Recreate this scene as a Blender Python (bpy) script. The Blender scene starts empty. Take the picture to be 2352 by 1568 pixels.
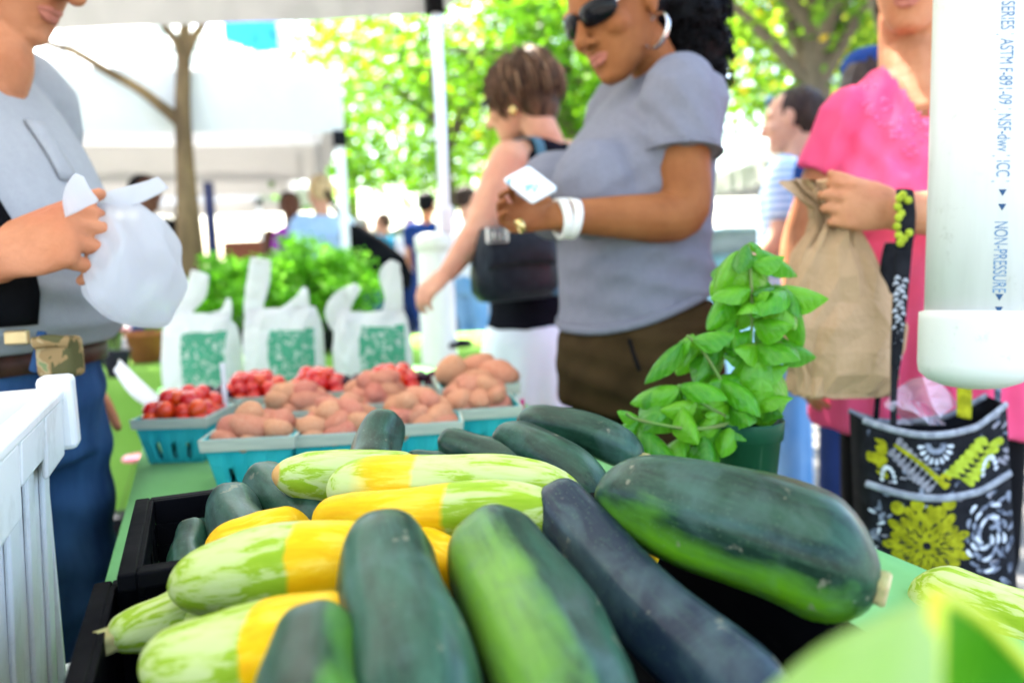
import bpy, bmesh, math, random
import numpy as np
from mathutils import Vector, Matrix

# ------------------------------------------------------------------ camera
SC = bpy.context.scene
COL = SC.collection
rad = math.radians
F_PX, CX, CY = 1800.0, 1176.0, 784.0          # focal length and centre in a 2352 x 1568 frame
PITCH, ROLL = math.atan(194 / 1800), rad(2.0)
CAM = np.array([0, 0, 1.10])
_u0 = np.array([0, math.sin(PITCH), math.cos(PITCH)])
FWD = np.array([0, math.cos(PITCH), -math.sin(PITCH)])
RGT = math.cos(ROLL) * np.array([1., 0, 0]) - math.sin(ROLL) * _u0
UPV = math.sin(ROLL) * np.array([1., 0, 0]) + math.cos(ROLL) * _u0
cd = bpy.data.cameras.new('camera')
cam = bpy.data.objects.new('camera', cd)
COL.objects.link(cam)
cam.matrix_world = Matrix(((RGT[0], UPV[0], -FWD[0], 0), (RGT[1], UPV[1], -FWD[1], 0),
                           (RGT[2], UPV[2], -FWD[2], CAM[2]), (0, 0, 0, 1)))
cd.sensor_width = 36.0
cd.lens = 36.0 * F_PX / 2352
cd.clip_start, cd.clip_end = 0.02, 3000
cd.dof.use_dof = True
cd.dof.focus_distance = 0.73
cd.dof.aperture_fstop = 3.0
SC.camera = cam

# ------------------------------------------------------------------ sky, sun, exposure
SUN_EL, SUN_AZ = rad(58), rad(-20)       # azimuth from +Y towards +X
w = bpy.data.worlds.new('World'); SC.world = w; w.use_nodes = True
nt = w.node_tree
sky = nt.nodes.new('ShaderNodeTexSky'); sky.sky_type = 'NISHITA'; sky.sun_disc = False
sky.sun_elevation = SUN_EL; sky.sun_rotation = SUN_AZ
sky.dust_density = 2.5
bg = nt.nodes['Background']; bg.inputs[1].default_value = 0.10
nt.links.new(sky.outputs[0], bg.inputs[0])
sd = bpy.data.lights.new('sun', 'SUN'); sd.energy = 4.5; sd.angle = rad(0.6); sd.color = (1.0, .95, .86)
so = bpy.data.objects.new('sun', sd); COL.objects.link(so)
_sv = Vector((math.sin(SUN_AZ) * math.cos(SUN_EL), math.cos(SUN_AZ) * math.cos(SUN_EL), math.sin(SUN_EL)))
so.rotation_euler = _sv.to_track_quat('Z', 'Y').to_euler()
so.location = (0, 0, 30)
SC.view_settings.view_transform = 'Standard'
SC.view_settings.look = 'None'
SC.view_settings.exposure = 3.6
SC.view_settings.gamma = 1.0
SC.view_settings.use_curve_mapping = False
SC.render.engine = 'CYCLES'
cy = SC.cycles
cy.use_denoising = True
cy.max_bounces = 7; cy.diffuse_bounces = 2; cy.glossy_bounces = 3; cy.transmission_bounces = 5
cy.transparent_max_bounces = 8; cy.caustics_reflective = False; cy.caustics_refractive = False
cy.sample_clamp_indirect = 6.0

# ------------------------------------------------------------------ placing helpers
def P(u, v, d):
    """world point seen at (u, v) of the 2352-wide frame, d metres along the view axis"""
    return CAM + d * (RGT * (u - CX) / F_PX + UPV * (CY - v) / F_PX + FWD)
def onz(u, v, z):
    r = RGT * (u - CX) / F_PX + UPV * (CY - v) / F_PX + FWD
    return CAM + r * (z - CAM[2]) / r[2]
def A(*x): return np.array(x, float)
def nrm(v):
    v = np.asarray(v, float); return v / (np.linalg.norm(v) + 1e-12)
TZ = 0.75                                                  # table top height
T0 = onz(210, 1440, TZ)                                    # a point of the table's left edge
TD = nrm(onz(350, 940, TZ) - T0); TS = A(TD[1], -TD[0], 0)  # along and across the table
def T(s, t, z=TZ):
    q = T0 + TS * s + TD * t; return A(q[0], q[1], z)
RNG = random.Random(7)
NP = np.random.RandomState(11)

# ------------------------------------------------------------------ mesh helpers
ORG = {}
def obj(name, V, Fc, mat=None, parent=None, origin=None, smooth=True, mesh=None):
    """one mesh object; V in world coordinates"""
    if parent is not None:
        o0 = ORG[parent.name]
    else:
        o0 = np.zeros(3) if origin is None else np.asarray(origin, float)
    if mesh is None:
        me = bpy.data.meshes.new(name)
        V = np.asarray(V, float) - o0
        me.from_pydata(V.tolist(), [], Fc if isinstance(Fc, list) else Fc.tolist())
        if smooth:
            me.polygons.foreach_set('use_smooth', [True] * len(me.polygons))
        if mat is not None:
            for m in (mat if isinstance(mat, (list, tuple)) else [mat]): me.materials.append(m)
        me.update()
    else:
        me = mesh
    o = bpy.data.objects.new(name, me); COL.objects.link(o)
    if parent is not None: o.parent = parent
    else: o.location = o0
    ORG[o.name] = o0
    return o
def root(name, loc, label=None, cat=None, group=None, kind=None):
    o = bpy.data.objects.new(name, None); COL.objects.link(o)
    o.location = tuple(float(x) for x in loc); o.empty_display_size = .05
    ORG[o.name] = np.asarray(loc, float)
    return tag(o, label, cat, group, kind)
def tag(o, label=None, cat=None, group=None, kind=None):
    if label: o['label'] = label
    if cat: o['category'] = cat
    if group: o['group'] = group
    if kind: o['kind'] = kind
    return o
def inst(src, loc, rot=(0, 0, 0), scale=1.0, parent=None, name=None):
    """another object sharing src's mesh data"""
    o = bpy.data.objects.new(name or src.name.split('.')[0], src.data); COL.objects.link(o)
    o.location = tuple(float(x) for x in loc); o.rotation_euler = rot
    o.scale = (scale,) * 3 if np.isscalar(scale) else scale
    if parent: o.parent = parent
    ORG[o.name] = np.asarray(loc, float)
    return o
class MB:
    def __init__(s): s.V = []; s.F = []
    def add(s, V, Fc):
        b = len(s.V); s.V += [tuple(v) for v in V]; s.F += [tuple(int(i) + b for i in f) for f in Fc]; return s
    def box(s, c, h, R=None):
        c = np.asarray(c, float); h = np.asarray(h, float)
        v = np.array([[x, y, z] for x in (-1, 1) for y in (-1, 1) for z in (-1, 1)]) * h
        if R is not None: v = v @ np.asarray(R).T
        return s.add(v + c, [(0, 1, 3, 2), (4, 6, 7, 5), (0, 4, 5, 1), (2, 3, 7, 6), (0, 2, 6, 4), (1, 5, 7, 3)])
    def part(s, vf): return s.add(*vf)
    def build(s, name, mat, parent=None, origin=None, smooth=False):
        return obj(name, s.V, s.F, mat, parent, origin, smooth)
def bevel(o, w=.003, seg=2):
    m = o.modifiers.new('bevel', 'BEVEL'); m.width = w; m.segments = seg; m.limit_method = 'ANGLE'; return o
def solid(o, t, off=0):
    m = o.modifiers.new('solidify', 'SOLIDIFY'); m.thickness = t; m.offset = off; return o
def rotz(a): c, s = math.cos(a), math.sin(a); return np.array([[c, -s, 0], [s, c, 0], [0, 0, 1.]])
def basis(x, z=None):
    """rotation matrix whose columns are local x, y, z with x along the given vector and z near z"""
    x = nrm(x); z = A(0, 0, 1) if z is None else np.asarray(z, float)
    y = nrm(np.cross(z, x)); z = np.cross(x, y); return np.stack([x, y, z], 1)
def loft(rings, cap=True, closed=True):
    n = len(rings[0]); V = np.concatenate(rings); Fc = []
    for i in range(len(rings) - 1):
        for j in range(n if closed else n - 1):
            k = (j + 1) % n
            Fc.append((i * n + j, i * n + k, (i + 1) * n + k, (i + 1) * n + j))
    if cap:
        c0, c1 = len(V), len(V) + 1
        V = np.concatenate([V, [rings[0].mean(0)], [rings[-1].mean(0)]])
        b = (len(rings) - 1) * n
        for j in range(n):
            k = (j + 1) % n
            Fc.append((c0, k, j)); Fc.append((c1, b + j, b + k))
    return V, Fc
def catmull(p, k):
    p = np.asarray(p, float); out = []
    n = len(p)
    for i in range(n - 1):
        a = p[max(i - 1, 0)]; b = p[i]; c = p[i + 1]; e = p[min(i + 2, n - 1)]
        for j in range(k):
            t = j / k
            out.append(.5 * (2 * b + (c - a) * t + (2 * a - 5 * b + 4 * c - e) * t * t + (3 * b - a - 3 * c + e) * t ** 3))
    out.append(p[-1]); return np.array(out)
def tube(pts, radii, n=14, ref=None, k=4, round_=True, cap=True):
    """tapered tube along a smooth path; radii floats or (a, b) with a along ref"""
    rr = np.array([(r, r) if np.isscalar(r) else r for r in radii], float)
    pts = np.asarray(pts, float)
    if k > 1: pts = catmull(pts, k); rr = np.clip(catmull(rr, k), 1e-4, None)
    tan = np.gradient(pts, axis=0); tan /= np.linalg.norm(tan, axis=1)[:, None] + 1e-12
    side = None; rings = []; th = np.linspace(0, 2 * math.pi, n, endpoint=False)
    for i in range(len(pts)):
        t = tan[i]
        if ref is not None: s = np.asarray(ref, float)
        elif side is None: s = A(0, 0, 1) if abs(t[2]) < .9 else A(1, 0, 0)
        else: s = side
        s = nrm(s - t * (s @ t)); side = s; b = np.cross(t, s)
        if i == 0 and round_:
            for q in (.95, .7, .35):
                c = math.sqrt(1 - q * q); off = -t * q * rr[0].min()
                rings.append(pts[0] + off + c * (np.cos(th)[:, None] * s * rr[0, 0] + np.sin(th)[:, None] * b * rr[0, 1]))
        rings.append(pts[i] + np.cos(th)[:, None] * s * rr[i, 0] + np.sin(th)[:, None] * b * rr[i, 1])
        if i == len(pts) - 1 and round_:
            for q in (.35, .7, .95):
                c = math.sqrt(1 - q * q); off = t * q * rr[-1].min()
                rings.append(pts[-1] + off + c * (np.cos(th)[:, None] * s * rr[-1, 0] + np.sin(th)[:, None] * b * rr[-1, 1]))
    return loft(rings, cap=cap)
def ball(c, r, R=None, n=14, m=9):
    r = np.array([r] * 3 if np.isscalar(r) else r, float); th = np.linspace(0, 2 * math.pi, n, endpoint=False)
    rings = []
    for i in range(1, m):
        a = math.pi * i / m
        q = np.stack([np.cos(th) * math.sin(a), np.sin(th) * math.sin(a), np.full(n, -math.cos(a))], 1) * r
        if R is not None: q = q @ np.asarray(R).T
        rings.append(q + np.asarray(c, float))
    return loft(rings)
def lathe(prof, c=(0, 0, 0), n=32, cap=True, ax=None):
    th = np.linspace(0, 2 * math.pi, n, endpoint=False); rings = []
    R = np.eye(3) if ax is None else ax
    for r, z in prof:
        q = np.stack([np.cos(th) * r, np.sin(th) * r, np.full(n, z)], 1) @ R.T
        rings.append(q + np.asarray(c, float))
    return loft(rings, cap=cap)
def union(parts, voxel, it=4, fac=.5):
    """closed shapes melted into one continuous surface"""
    mb = MB()
    for p in parts: mb.add(*p)
    me = bpy.data.meshes.new('tmp'); me.from_pydata(mb.V, [], mb.F)
    o = bpy.data.objects.new('tmp', me); COL.objects.link(o)
    m = o.modifiers.new('r', 'REMESH'); m.mode = 'VOXEL'; m.voxel_size = voxel
    if it:
        s = o.modifiers.new('s', 'SMOOTH'); s.factor = fac; s.iterations = it
    dg = bpy.context.evaluated_depsgraph_get(); ev = o.evaluated_get(dg); em = ev.to_mesh()
    V = np.empty(len(em.vertices) * 3); em.vertices.foreach_get('co', V); V = V.reshape(-1, 3).copy()
    Fc = [tuple(p.vertices) for p in em.polygons]
    ev.to_mesh_clear(); bpy.data.objects.remove(o); bpy.data.meshes.remove(me)
    return V, Fc
def vnormals(V, Fc):
    q = np.array([f if len(f) == 4 else (f[0], f[1], f[2], f[2]) for f in Fc])
    n = np.cross(V[q[:, 2]] - V[q[:, 0]], V[q[:, 3]] - V[q[:, 1]])
    N = np.zeros_like(V)
    for j in range(4): np.add.at(N, q[:, j], n)
    return N / (np.linalg.norm(N, axis=1)[:, None] + 1e-12)
def hashn(V, s, seed=0):
    """cheap smooth pseudo-noise in [-1, 1] from a few rotated sines"""
    r = np.random.RandomState(seed); o = np.zeros(len(V))
    for i in range(6):
        d = r.normal(size=3); d /= np.linalg.norm(d)
        o += np.sin(V @ d * s * (1 + .45 * i) + r.rand() * 6.28) / (1 + .35 * i)
    return o / 2.6
def wrinkle(V, Fc, folds=(), amp=.002, s=45, seed=0):
    """cloth folds: folds = list of (direction, wavelength, amplitude, centre, radius)"""
    V = np.array(V); N = vnormals(V, Fc); d = hashn(V, s, seed) * amp
    for dr, wl, am, c, rd in folds:
        dr = nrm(dr); x = V @ dr
        ph = x / wl * 2 * math.pi + 1.3 * hashn(V, 12, seed + 3)
        wgt = np.ones(len(V)) if c is None else np.exp(-np.sum((V - np.asarray(c)) ** 2, 1) / rd ** 2)
        d += am * (np.sin(ph) * .6 + .4 * np.abs(np.sin(ph * .5))) * wgt
    return V + N * d[:, None], Fc

# ------------------------------------------------------------------ material helpers
SPEC = .22                                   # reflections cut well under the default so that darks stay deep
class N_:
    def __init__(s, name):
        s.m = bpy.data.materials.new(name); s.m.use_nodes = True; s.t = s.m.node_tree
        s.b = s.t.nodes['Principled BSDF']; s.out = s.t.nodes['Material Output']
        s.tc = None
    def n(s, ty, **kw):
        x = s.t.nodes.new(ty)
        for k, v in kw.items():
            if k.startswith('i_'):
                kk = k[2:]; kk = int(kk) if kk.isdigit() else kk.replace('_', ' ')
                s.set(x.inputs[kk], v)
            else: setattr(x, k, v)
        return x
    def set(s, sock, v):
        if isinstance(v, bpy.types.NodeSocket): s.t.links.new(v, sock)
        else:
            if isinstance(v, tuple) and len(v) == 3 and sock.type == 'RGBA': v = v + (1,)
            sock.default_value = v
    def co(s, kind='Object', scale=(1, 1, 1), rot=(0, 0, 0)):
        if s.tc is None: s.tc = s.n('ShaderNodeTexCoord')
        if scale == (1, 1, 1) and rot == (0, 0, 0): return s.tc.outputs[kind]
        mp = s.n('ShaderNodeMapping'); s.set(mp.inputs[0], s.tc.outputs[kind])
        mp.inputs['Scale'].default_value = scale; mp.inputs['Rotation'].default_value = rot
        return mp.outputs[0]
    def noise(s, vec, scale, detail=4, rough=.55, dist=0):
        return s.n('ShaderNodeTexNoise', i_0=vec, i_Scale=scale, i_Detail=detail, i_Roughness=rough, i_Distortion=dist).outputs[0]
    def ramp(s, fac, stops, interp='LINEAR'):
        x = s.n('ShaderNodeValToRGB'); x.color_ramp.interpolation = interp; s.set(x.inputs[0], fac)
        e = x.color_ramp.elements
        while len(e) < len(stops): e.new(.5)
        for i, (p, c) in enumerate(stops):
            e[i].position = p; e[i].color = (c, c, c, 1) if np.isscalar(c) else tuple(c) + (1,)
        return x.outputs[0]
    def mix(s, fac, a, b, ty='MIX'):
        x = s.n('ShaderNodeMix', data_type='RGBA', blend_type=ty)
        s.set(x.inputs[0], fac); s.set(x.inputs[6], a); s.set(x.inputs[7], b); return x.outputs[2]
    def math(s, op, a, b=0.0, clamp=False):
        x = s.n('ShaderNodeMath', operation=op, use_clamp=clamp); s.set(x.inputs[0], a); s.set(x.inputs[1], b); return x.outputs[0]
    def sep(s, v):
        x = s.n('ShaderNodeSeparateXYZ'); s.set(x.inputs[0], v); return x.outputs
    def bump(s, h, strength=.3, dist=.01):
        x = s.n('ShaderNodeBump'); s.set(x.inputs['Height'], h); x.inputs['Strength'].default_value = strength
        x.inputs['Distance'].default_value = dist; s.set(s.b.inputs['Normal'], x.outputs[0]); return x
    def fin(s, col=None, rough=None, spec=None, coat=0, coatr=.2, metal=None, sheen=0, sss=0, sssr=(.01, .005, .003)):
        i = s.b.inputs
        if col is not None: s.set(i['Base Color'], col)
        if rough is not None: s.set(i['Roughness'], rough)
        i['Specular IOR Level'].default_value = (.5 if spec is None else spec) * SPEC
        if coat: i['Coat Weight'].default_value = coat * .5; i['Coat Roughness'].default_value = coatr
        if metal is not None: i['Metallic'].default_value = metal
        if sheen: i['Sheen Weight'].default_value = sheen; i['Sheen Roughness'].default_value = .5
        if sss:
            i['Subsurface Weight'].default_value = sss; i['Subsurface Radius'].default_value = sssr
            i['Subsurface Scale'].default_value = 1.0
        return s.m
    def translucent(s, fac, col):
        tr = s.n('ShaderNodeBsdfTranslucent'); s.set(tr.inputs[0], col)
        mx = s.n('ShaderNodeMixShader'); mx.inputs[0].default_value = fac
        s.t.links.new(s.b.outputs[0], mx.inputs[1]); s.t.links.new(tr.outputs[0], mx.inputs[2])
        s.t.links.new(mx.outputs[0], s.out.inputs[0]); return s.m
def simple(name, c1, c2=None, scale=25, stretch=(1, 1, 1), rough=.5, spec=.5, bump=0, bscale=120, bdist=.004,
           lo=.35, hi=.65, coat=0, metal=None, sheen=0, transl=0, trcol=None, sss=0, detail=4):
    k = N_(name); c2 = c2 or tuple(x * .8 for x in c1)
    col = k.ramp(k.noise(k.co('Object', stretch), scale, detail), [(lo, c1), (hi, c2)])
    if bump: k.bump(k.noise(k.co('Object', stretch), bscale, 3), bump, bdist)
    k.fin(col, rough, spec, coat=coat, metal=metal, sheen=sheen, sss=sss)
    if transl: k.translucent(transl, trcol or c1)
    return k.m
# ------------------------------------------------------------------ materials of the setting
M = {}
def fabric(name, c1, c2, scale=18, bump=.25, weave=900, rough=.85, sheen=0, transl=0, wl=None):
    k = N_(name)
    col = k.ramp(k.noise(k.co(), scale, 4), [(.35, c1), (.68, c2)])
    k.bump(k.noise(k.co(), weave, 2), bump, .001)
    k.fin(col, rough, .12, sheen=sheen)
    if transl: k.translucent(transl, c1)
    return k.m
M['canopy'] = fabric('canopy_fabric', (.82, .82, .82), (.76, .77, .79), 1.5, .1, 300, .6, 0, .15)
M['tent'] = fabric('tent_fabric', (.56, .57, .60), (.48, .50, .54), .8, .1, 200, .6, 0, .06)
M['shaded_valance'] = fabric('shaded_valance_fabric', (.40, .39, .39), (.36, .355, .36), 1.5, .1, 300, .8, 0, .03)  # white canopy cloth, greyed in its colour for the shade on its inner side
M['valance'] = fabric('valance_fabric', (.58, .56, .53), (.50, .49, .47), 1.5, .1, 300, .8, 0, .05)
M['blue_fabric'] = fabric('blue_fabric', (.02, .16, .55), (.03, .24, .65), 2, .1, 200, .6, 0, .3)
M['alu'] = simple('aluminium', (.72, .72, .74), (.62, .63, .66), 8, (1, 1, .2), .38, metal=.75)
M['whitepole'] = simple('white_paint', (.80, .80, .78), (.72, .72, .70), 10, (1, 1, .15), .4)
M['blackplastic'] = simple('black_plastic', (.006, .006, .007), (.012, .012, .014), 40, rough=.55, spec=.15, bump=.12, bscale=300)
k = N_('crate_black')
_n = k.noise(k.co(), 14, 5); _f = k.noise(k.co('Object', (1, 1, 6)), 90, 2)
k.bump(_f, .15, .001)
M['crate_black'] = k.fin(k.mix(k.ramp(k.noise(k.co(), 30, 6, .7), [(.62, 0), (.80, .4)]), (.004, .004, .005), (.05, .048, .048)),
                         k.ramp(_n, [(.3, .45), (.7, .7)]), .12)
def cloth_mat(name, a, b):
    k = N_(name); v = k.co()
    wv = k.n('ShaderNodeTexWave', i_0=v, i_Scale=260., i_Distortion=.6, wave_type='BANDS', bands_direction='X').outputs[1]
    wv2 = k.n('ShaderNodeTexWave', i_0=v, i_Scale=260., i_Distortion=.6, wave_type='BANDS', bands_direction='Y').outputs[1]
    h = k.math('ADD', wv, wv2)
    k.bump(k.math('ADD', k.math('MULTIPLY', h, .12), k.noise(v, 7, 4, .5, .8)), .35, .012)
    col = k.ramp(k.noise(v, 5, 5), [(.3, a), (.72, b)])
    return k.fin(col, .8, .15)
M['green_cloth'] = cloth_mat('green_cloth', (.17, .43, .15), (.22, .50, .20))
M['lime_cloth'] = cloth_mat('lime_cloth', (.17, .33, .055), (.22, .40, .08))
k = N_('paving'); v = k.co()
br = k.n('ShaderNodeTexBrick', i_0=v, i_Scale=1.0); br.inputs['Color1'].default_value = (.13, .125, .115, 1)
br.inputs['Color2'].default_value = (.105, .10, .095, 1); br.inputs['Mortar'].default_value = (.06, .06, .055, 1)
br.inputs['Mortar Size'].default_value = .012; br.inputs['Brick Width'].default_value = .6; br.inputs['Row Height'].default_value = .6
M['paving'] = k.fin(k.mix(k.noise(v, 3, 6), br.outputs[0], (.15, .145, .135)), .85, .3)
k.bump(k.noise(v, 60, 4), .3, .004)
k = N_('white_crate'); v = k.co()
col = k.mix(k.ramp(k.noise(v, 9, 6, .7), [(.48, 0), (.72, .7)]), (.82, .82, .79), (.50, .48, .43))
M['white_crate'] = k.fin(col, .38, .5, sss=.08, sssr=(.02, .02, .02)); k.bump(k.noise(k.co('Object', (1, 1, .15)), 60, 3), .15, .002)
k = N_('pvc'); v = k.co('Object', (1, 1, .06)); g = k.noise(k.co(), 30, 7, .8)
st = k.ramp(k.noise(v, 70, 3), [(.40, (.66, .655, .62)), (.8, (.61, .605, .565))])
M['pvc'] = k.fin(k.mix(k.ramp(g, [(.58, 0), (.74, .6)]), st, (.42, .40, .35)), .32, .5, sss=.05, sssr=(.01, .01, .01))
k = N_('pvc_cap'); g = k.noise(k.co(), 55, 6, .75)
M['pvc_cap'] = k.fin(k.mix(k.ramp(g, [(.60, 0), (.74, .6)]), (.64, .635, .58), (.36, .34, .29)), .35, .5, sss=.05, sssr=(.01, .01, .01))
M['ink'] = simple('blue_ink', (.06, .16, .30), (.16, .26, .38), 90, rough=.5)
M['ink_dark'] = simple('dark_ink', (.02, .06, .14), (.04, .09, .17), 90, rough=.5)
M['bark'] = simple('pale_bark', (.20, .125, .06), (.09, .055, .028), 7, (1, 1, .25), .9, bump=.6, bscale=25, bdist=.02)
M['bark_dark'] = simple('dark_bark', (.10, .075, .05), (.16, .12, .08), 9, (1, 1, .25), .9, bump=.6, bscale=25, bdist=.02)
def leafmat(name, stops, transl=.5):
    k = N_(name)
    at = k.n('ShaderNodeAttribute', attribute_name='tint')
    col = k.ramp(at.outputs['Fac'], stops)
    k.fin(col, .45, .4)
    k.translucent(transl, k.mix(.5, col, k.ramp(at.outputs['Fac'], [(p, (min(1, c[0] * 1.9), min(1, c[1] * 1.8), c[2])) for p, c in stops])))
    return k.m
M['leaf'] = leafmat('tree_leaves', [(0, (.035, .12, .006)), (.5, (.085, .22, .010)), (.9, (.15, .30, .012)), (1, (.20, .34, .02))], .55)
M['leaf_y'] = leafmat('turning_leaves', [(0, (.06, .14, .012)), (.6, (.12, .22, .02)), (.88, (.20, .28, .03)), (.93, (.62, .42, .02)), (1, (.75, .45, .03))], .55)
M['herb'] = leafmat('herb_leaves', [(0, (.06, .24, .01)), (.6, (.13, .38, .02)), (1, (.24, .46, .12))], .5)

# ------------------------------------------------------------------ ground
def plane_grid(name, x0, x1, y0, y1, z, mat):
    return obj(name, [(x0, y0, z), (x1, y0, z), (x1, y1, z), (x0, y1, z)], [(0, 1, 2, 3)], mat, smooth=False)
tag(plane_grid('ground', -900, 900, -900, 1600, 0, M['paving']), kind='structure')

# ------------------------------------------------------------------ the stall's own canopy
def vertical_strip(p, q, z0, z1, n, wave, sag=0, seed=0):
    """hanging cloth between two top points"""
    p = np.asarray(p, float); q = np.asarray(q, float); d = nrm((q - p) * A(1, 1, 0)); nn = A(-d[1], d[0], 0)
    V = []; Fc = []
    for i in range(n + 1):
        t = i / n; b = p + (q - p) * t
        for j in range(4):
            f = j / 3; off = wave * f * math.sin(t * 31 + seed) * math.sin(t * 11 + seed * 2)
            z = z1 + (z0 - z1) * f - sag * 4 * t * (1 - t)
            V.append(A(b[0], b[1], z) + nn * off)
    for i in range(n):
        for j in range(3):
            a = i * 4 + j; Fc.append((a, a + 4, a + 5, a + 1))
    return V, Fc
cA = A(-.235, 3.06, 2.27); cB = A(-3.35, 2.95, 2.27); cC = A(-2.9, -1.0, 2.27); cD = A(1.32, -.75, 2.27)
can = root('canopy_tent', (0, 0, 0), 'white canopy tent over the produce table with an aluminium leg and black corner bracket', 'canopy')
def roof(cs, peak, name, mat, parent, n=10):
    c = sum(cs) / 4 + A(0, 0, peak)
    for i in range(4):
        a, b = cs[i], cs[(i + 1) % 4]; V = []; Fc = []; idx = {}
        for r in range(n + 1):
            for s in range(n + 1 - r):
                f, g = r / n, s / n
                q = a * (1 - f - g) + b * g + c * f
                q = q - A(0, 0, 1) * .10 * math.sin(math.pi * min(1, f)) * (1 if peak > 0 else 0)
                idx[r, s] = len(V); V.append(q)
        for r in range(n):
            for s in range(n - r):
                Fc.append((idx[r, s], idx[r, s + 1], idx[r + 1, s]))
                if s < n - r - 1: Fc.append((idx[r, s + 1], idx[r + 1, s + 1], idx[r + 1, s]))
        obj(name, V, Fc, mat, parent)
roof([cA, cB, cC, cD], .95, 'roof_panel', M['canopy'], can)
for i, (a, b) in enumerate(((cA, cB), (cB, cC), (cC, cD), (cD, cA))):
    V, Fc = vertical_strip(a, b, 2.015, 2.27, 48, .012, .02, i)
    obj('valance', V, Fc, M['shaded_valance'], can)
for i, c in enumerate((cA, cB, cC, cD)):
    inn = nrm(A(-.8, 1.2, 0) - c) * .03
    mb = MB().box((c[0] + inn[0], c[1] + inn[1], .62), (.021, .021, .62), rotz(.35)).box((c[0] + inn[0], c[1] + inn[1], 1.66), (.017, .017, .56), rotz(.35))
    bevel(mb.build('leg', M['alu'], can), .003)
    bevel(MB().box((c[0] + inn[0], c[1] + inn[1], 2.075), (.034, .034, .065), rotz(.35)).build('corner_bracket', M['blackplastic'], can), .005)
    bevel(MB().box((c[0] + inn[0], c[1] + inn[1], 1.25), (.028, .028, .05), rotz(.35)).build('leg_clamp', M['alu'], can), .005)
for a, b in ((cA, cB), (cB, cC), (cC, cD), (cD, cA)):
    mid = (a + b) / 2
    for lo, hi in ((a, mid), (mid, b)):
        V, Fc = tube([lo + A(0, 0, -.06), hi + A(0, 0, -.06)], [.011, .011], 6, k=1)
        obj('truss_bar', V, Fc, M['alu'], can)

# pipe weights
def pipe_weight(name, top, bot, r, label, text=True):
    ax = nrm(bot - top); L = np.linalg.norm(bot - top)
    B = basis(ax, -FWD); Rm = np.stack([B[:, 1], B[:, 2], B[:, 0]], 1)     # local z down the pipe, y towards the camera
    rt = root(name, bot, label, 'pipe')
    obj('pipe', *lathe([(r, 0), (r, .01)] + [(r, L * t) for t in (.3, .6, 1.0)], top, 48, ax=Rm), M['pvc'], rt)
    cp = [(r * .98, L - .012), (r * 1.105, L - .010), (r * 1.11, L), (r * 1.11, L + .055), (r * 1.08, L + .066), (r * .9, L + .076), (r * .6, L + .083), (r * .25, L + .086), (.002, L + .086)]
    obj('end_cap', *lathe(cp, top, 48, ax=Rm), M['pvc_cap'], rt)
    cp = [(.002, -.02), (r * .6, -.018), (r * 1.06, -.006), (r * 1.1, .0), (r * 1.1, .05), (r * .99, .052)]
    obj('top_cap', *lathe(cp, top, 48, ax=Rm), M['pvc_cap'], rt)
    return rt, Rm, L, top, ax
rp = .0575; PD = .985
ptop, pbot = P(2276, -420, PD - .02), P(2240, 735, PD)
rt, Rm, L, top, ax = pipe_weight('pipe_weight', ptop, pbot, rp, 'large white plastic pipe with blue lettering and rounded cap hanging beside the pink woman')
obj('rope', *tube([ptop + A(0, 0, -.01), ptop + A(.02, -.03, .12), cD + A(-.1, .35, -.1)], [.004] * 3, 8), M['whitepole'], rt)
def text_polys(s, size):
    cu = bpy.data.curves.new('t', 'FONT'); cu.body = s; cu.size = size
    o = bpy.data.objects.new('t', cu); COL.objects.link(o)
    dg = bpy.context.evaluated_depsgraph_get(); ev = o.evaluated_get(dg); me = ev.to_mesh()
    V = np.array([v.co[:] for v in me.vertices]); Fc = [tuple(p.vertices) for p in me.polygons]
    ev.to_mesh_clear(); bpy.data.objects.remove(o); bpy.data.curves.remove(cu)
    return V, Fc
def on_pipe(V, a0, z0):
    """text x runs down the pipe, text y runs round it"""
    out = []
    for x, y, _ in V:
        a = a0 + y / rp; q = A(math.sin(a) * (rp + .0004), math.cos(a) * (rp + .0004), z0 + x)
        out.append(top + Rm @ q)
    return out
sgn = 1 if (Rm[:, 0] @ RGT) > 0 else -1
mb_t = MB()
LTOT = L
def put_text(s, size, z0, mb):
    V, Fc = text_polys(s, size)
    if sgn < 0: V[:, 1] *= -1
    V[:, 0] *= .56
    mb.add(on_pipe(V, -.24, z0), Fc); return V[:, 0].max()
wd = text_polys('SERIES | ASTM F-891-09 | NSF-dwv | ICC |', .0215)[0][:, 0].max() * .56
z_hi = L - .163 - wd
put_text('SERIES | ASTM F-891-09 | NSF-dwv | ICC |', .0215, z_hi, mb_t)
put_text('NON-PRESSURE', .0215, L - .117, mb_t)
tag(mb_t.build('lettering', M['ink'], rt), kind='stuff')
mb_t = MB()
for zz in (L - .154, L - .137, L - .031, L - .016):
    V = np.array([(0.0, .0, 0), (0, .009, 0), (.008, .0045, 0)]) + A(0, .003, 0)
    if sgn < 0: V[:, 1] *= -1
    mb_t.add(on_pipe(V, -.24, zz), [(0, 1, 2)])
tag(mb_t.build('triangle_mark', M['ink_dark'], rt), kind='stuff')
pt2, pb2 = P(1012, 545, 2.98), P(1022, 1010, 2.98)
pt2 = A(-.29, 3.02, pt2[2]); pb2 = A(-.29, 3.02, .32)
r2, *_ = pipe_weight('pipe_weight', pt2, pb2, .062, 'upright white plastic pipe strapped to the far canopy leg')
obj('strap', *tube([A(-.235, 3.06, .77) + .07 * A(math.cos(a), math.sin(a), 0) for a in np.linspace(0, 2 * math.pi, 12)], [.012] * 12, 6, k=2), M['blackplastic'], r2)

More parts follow.
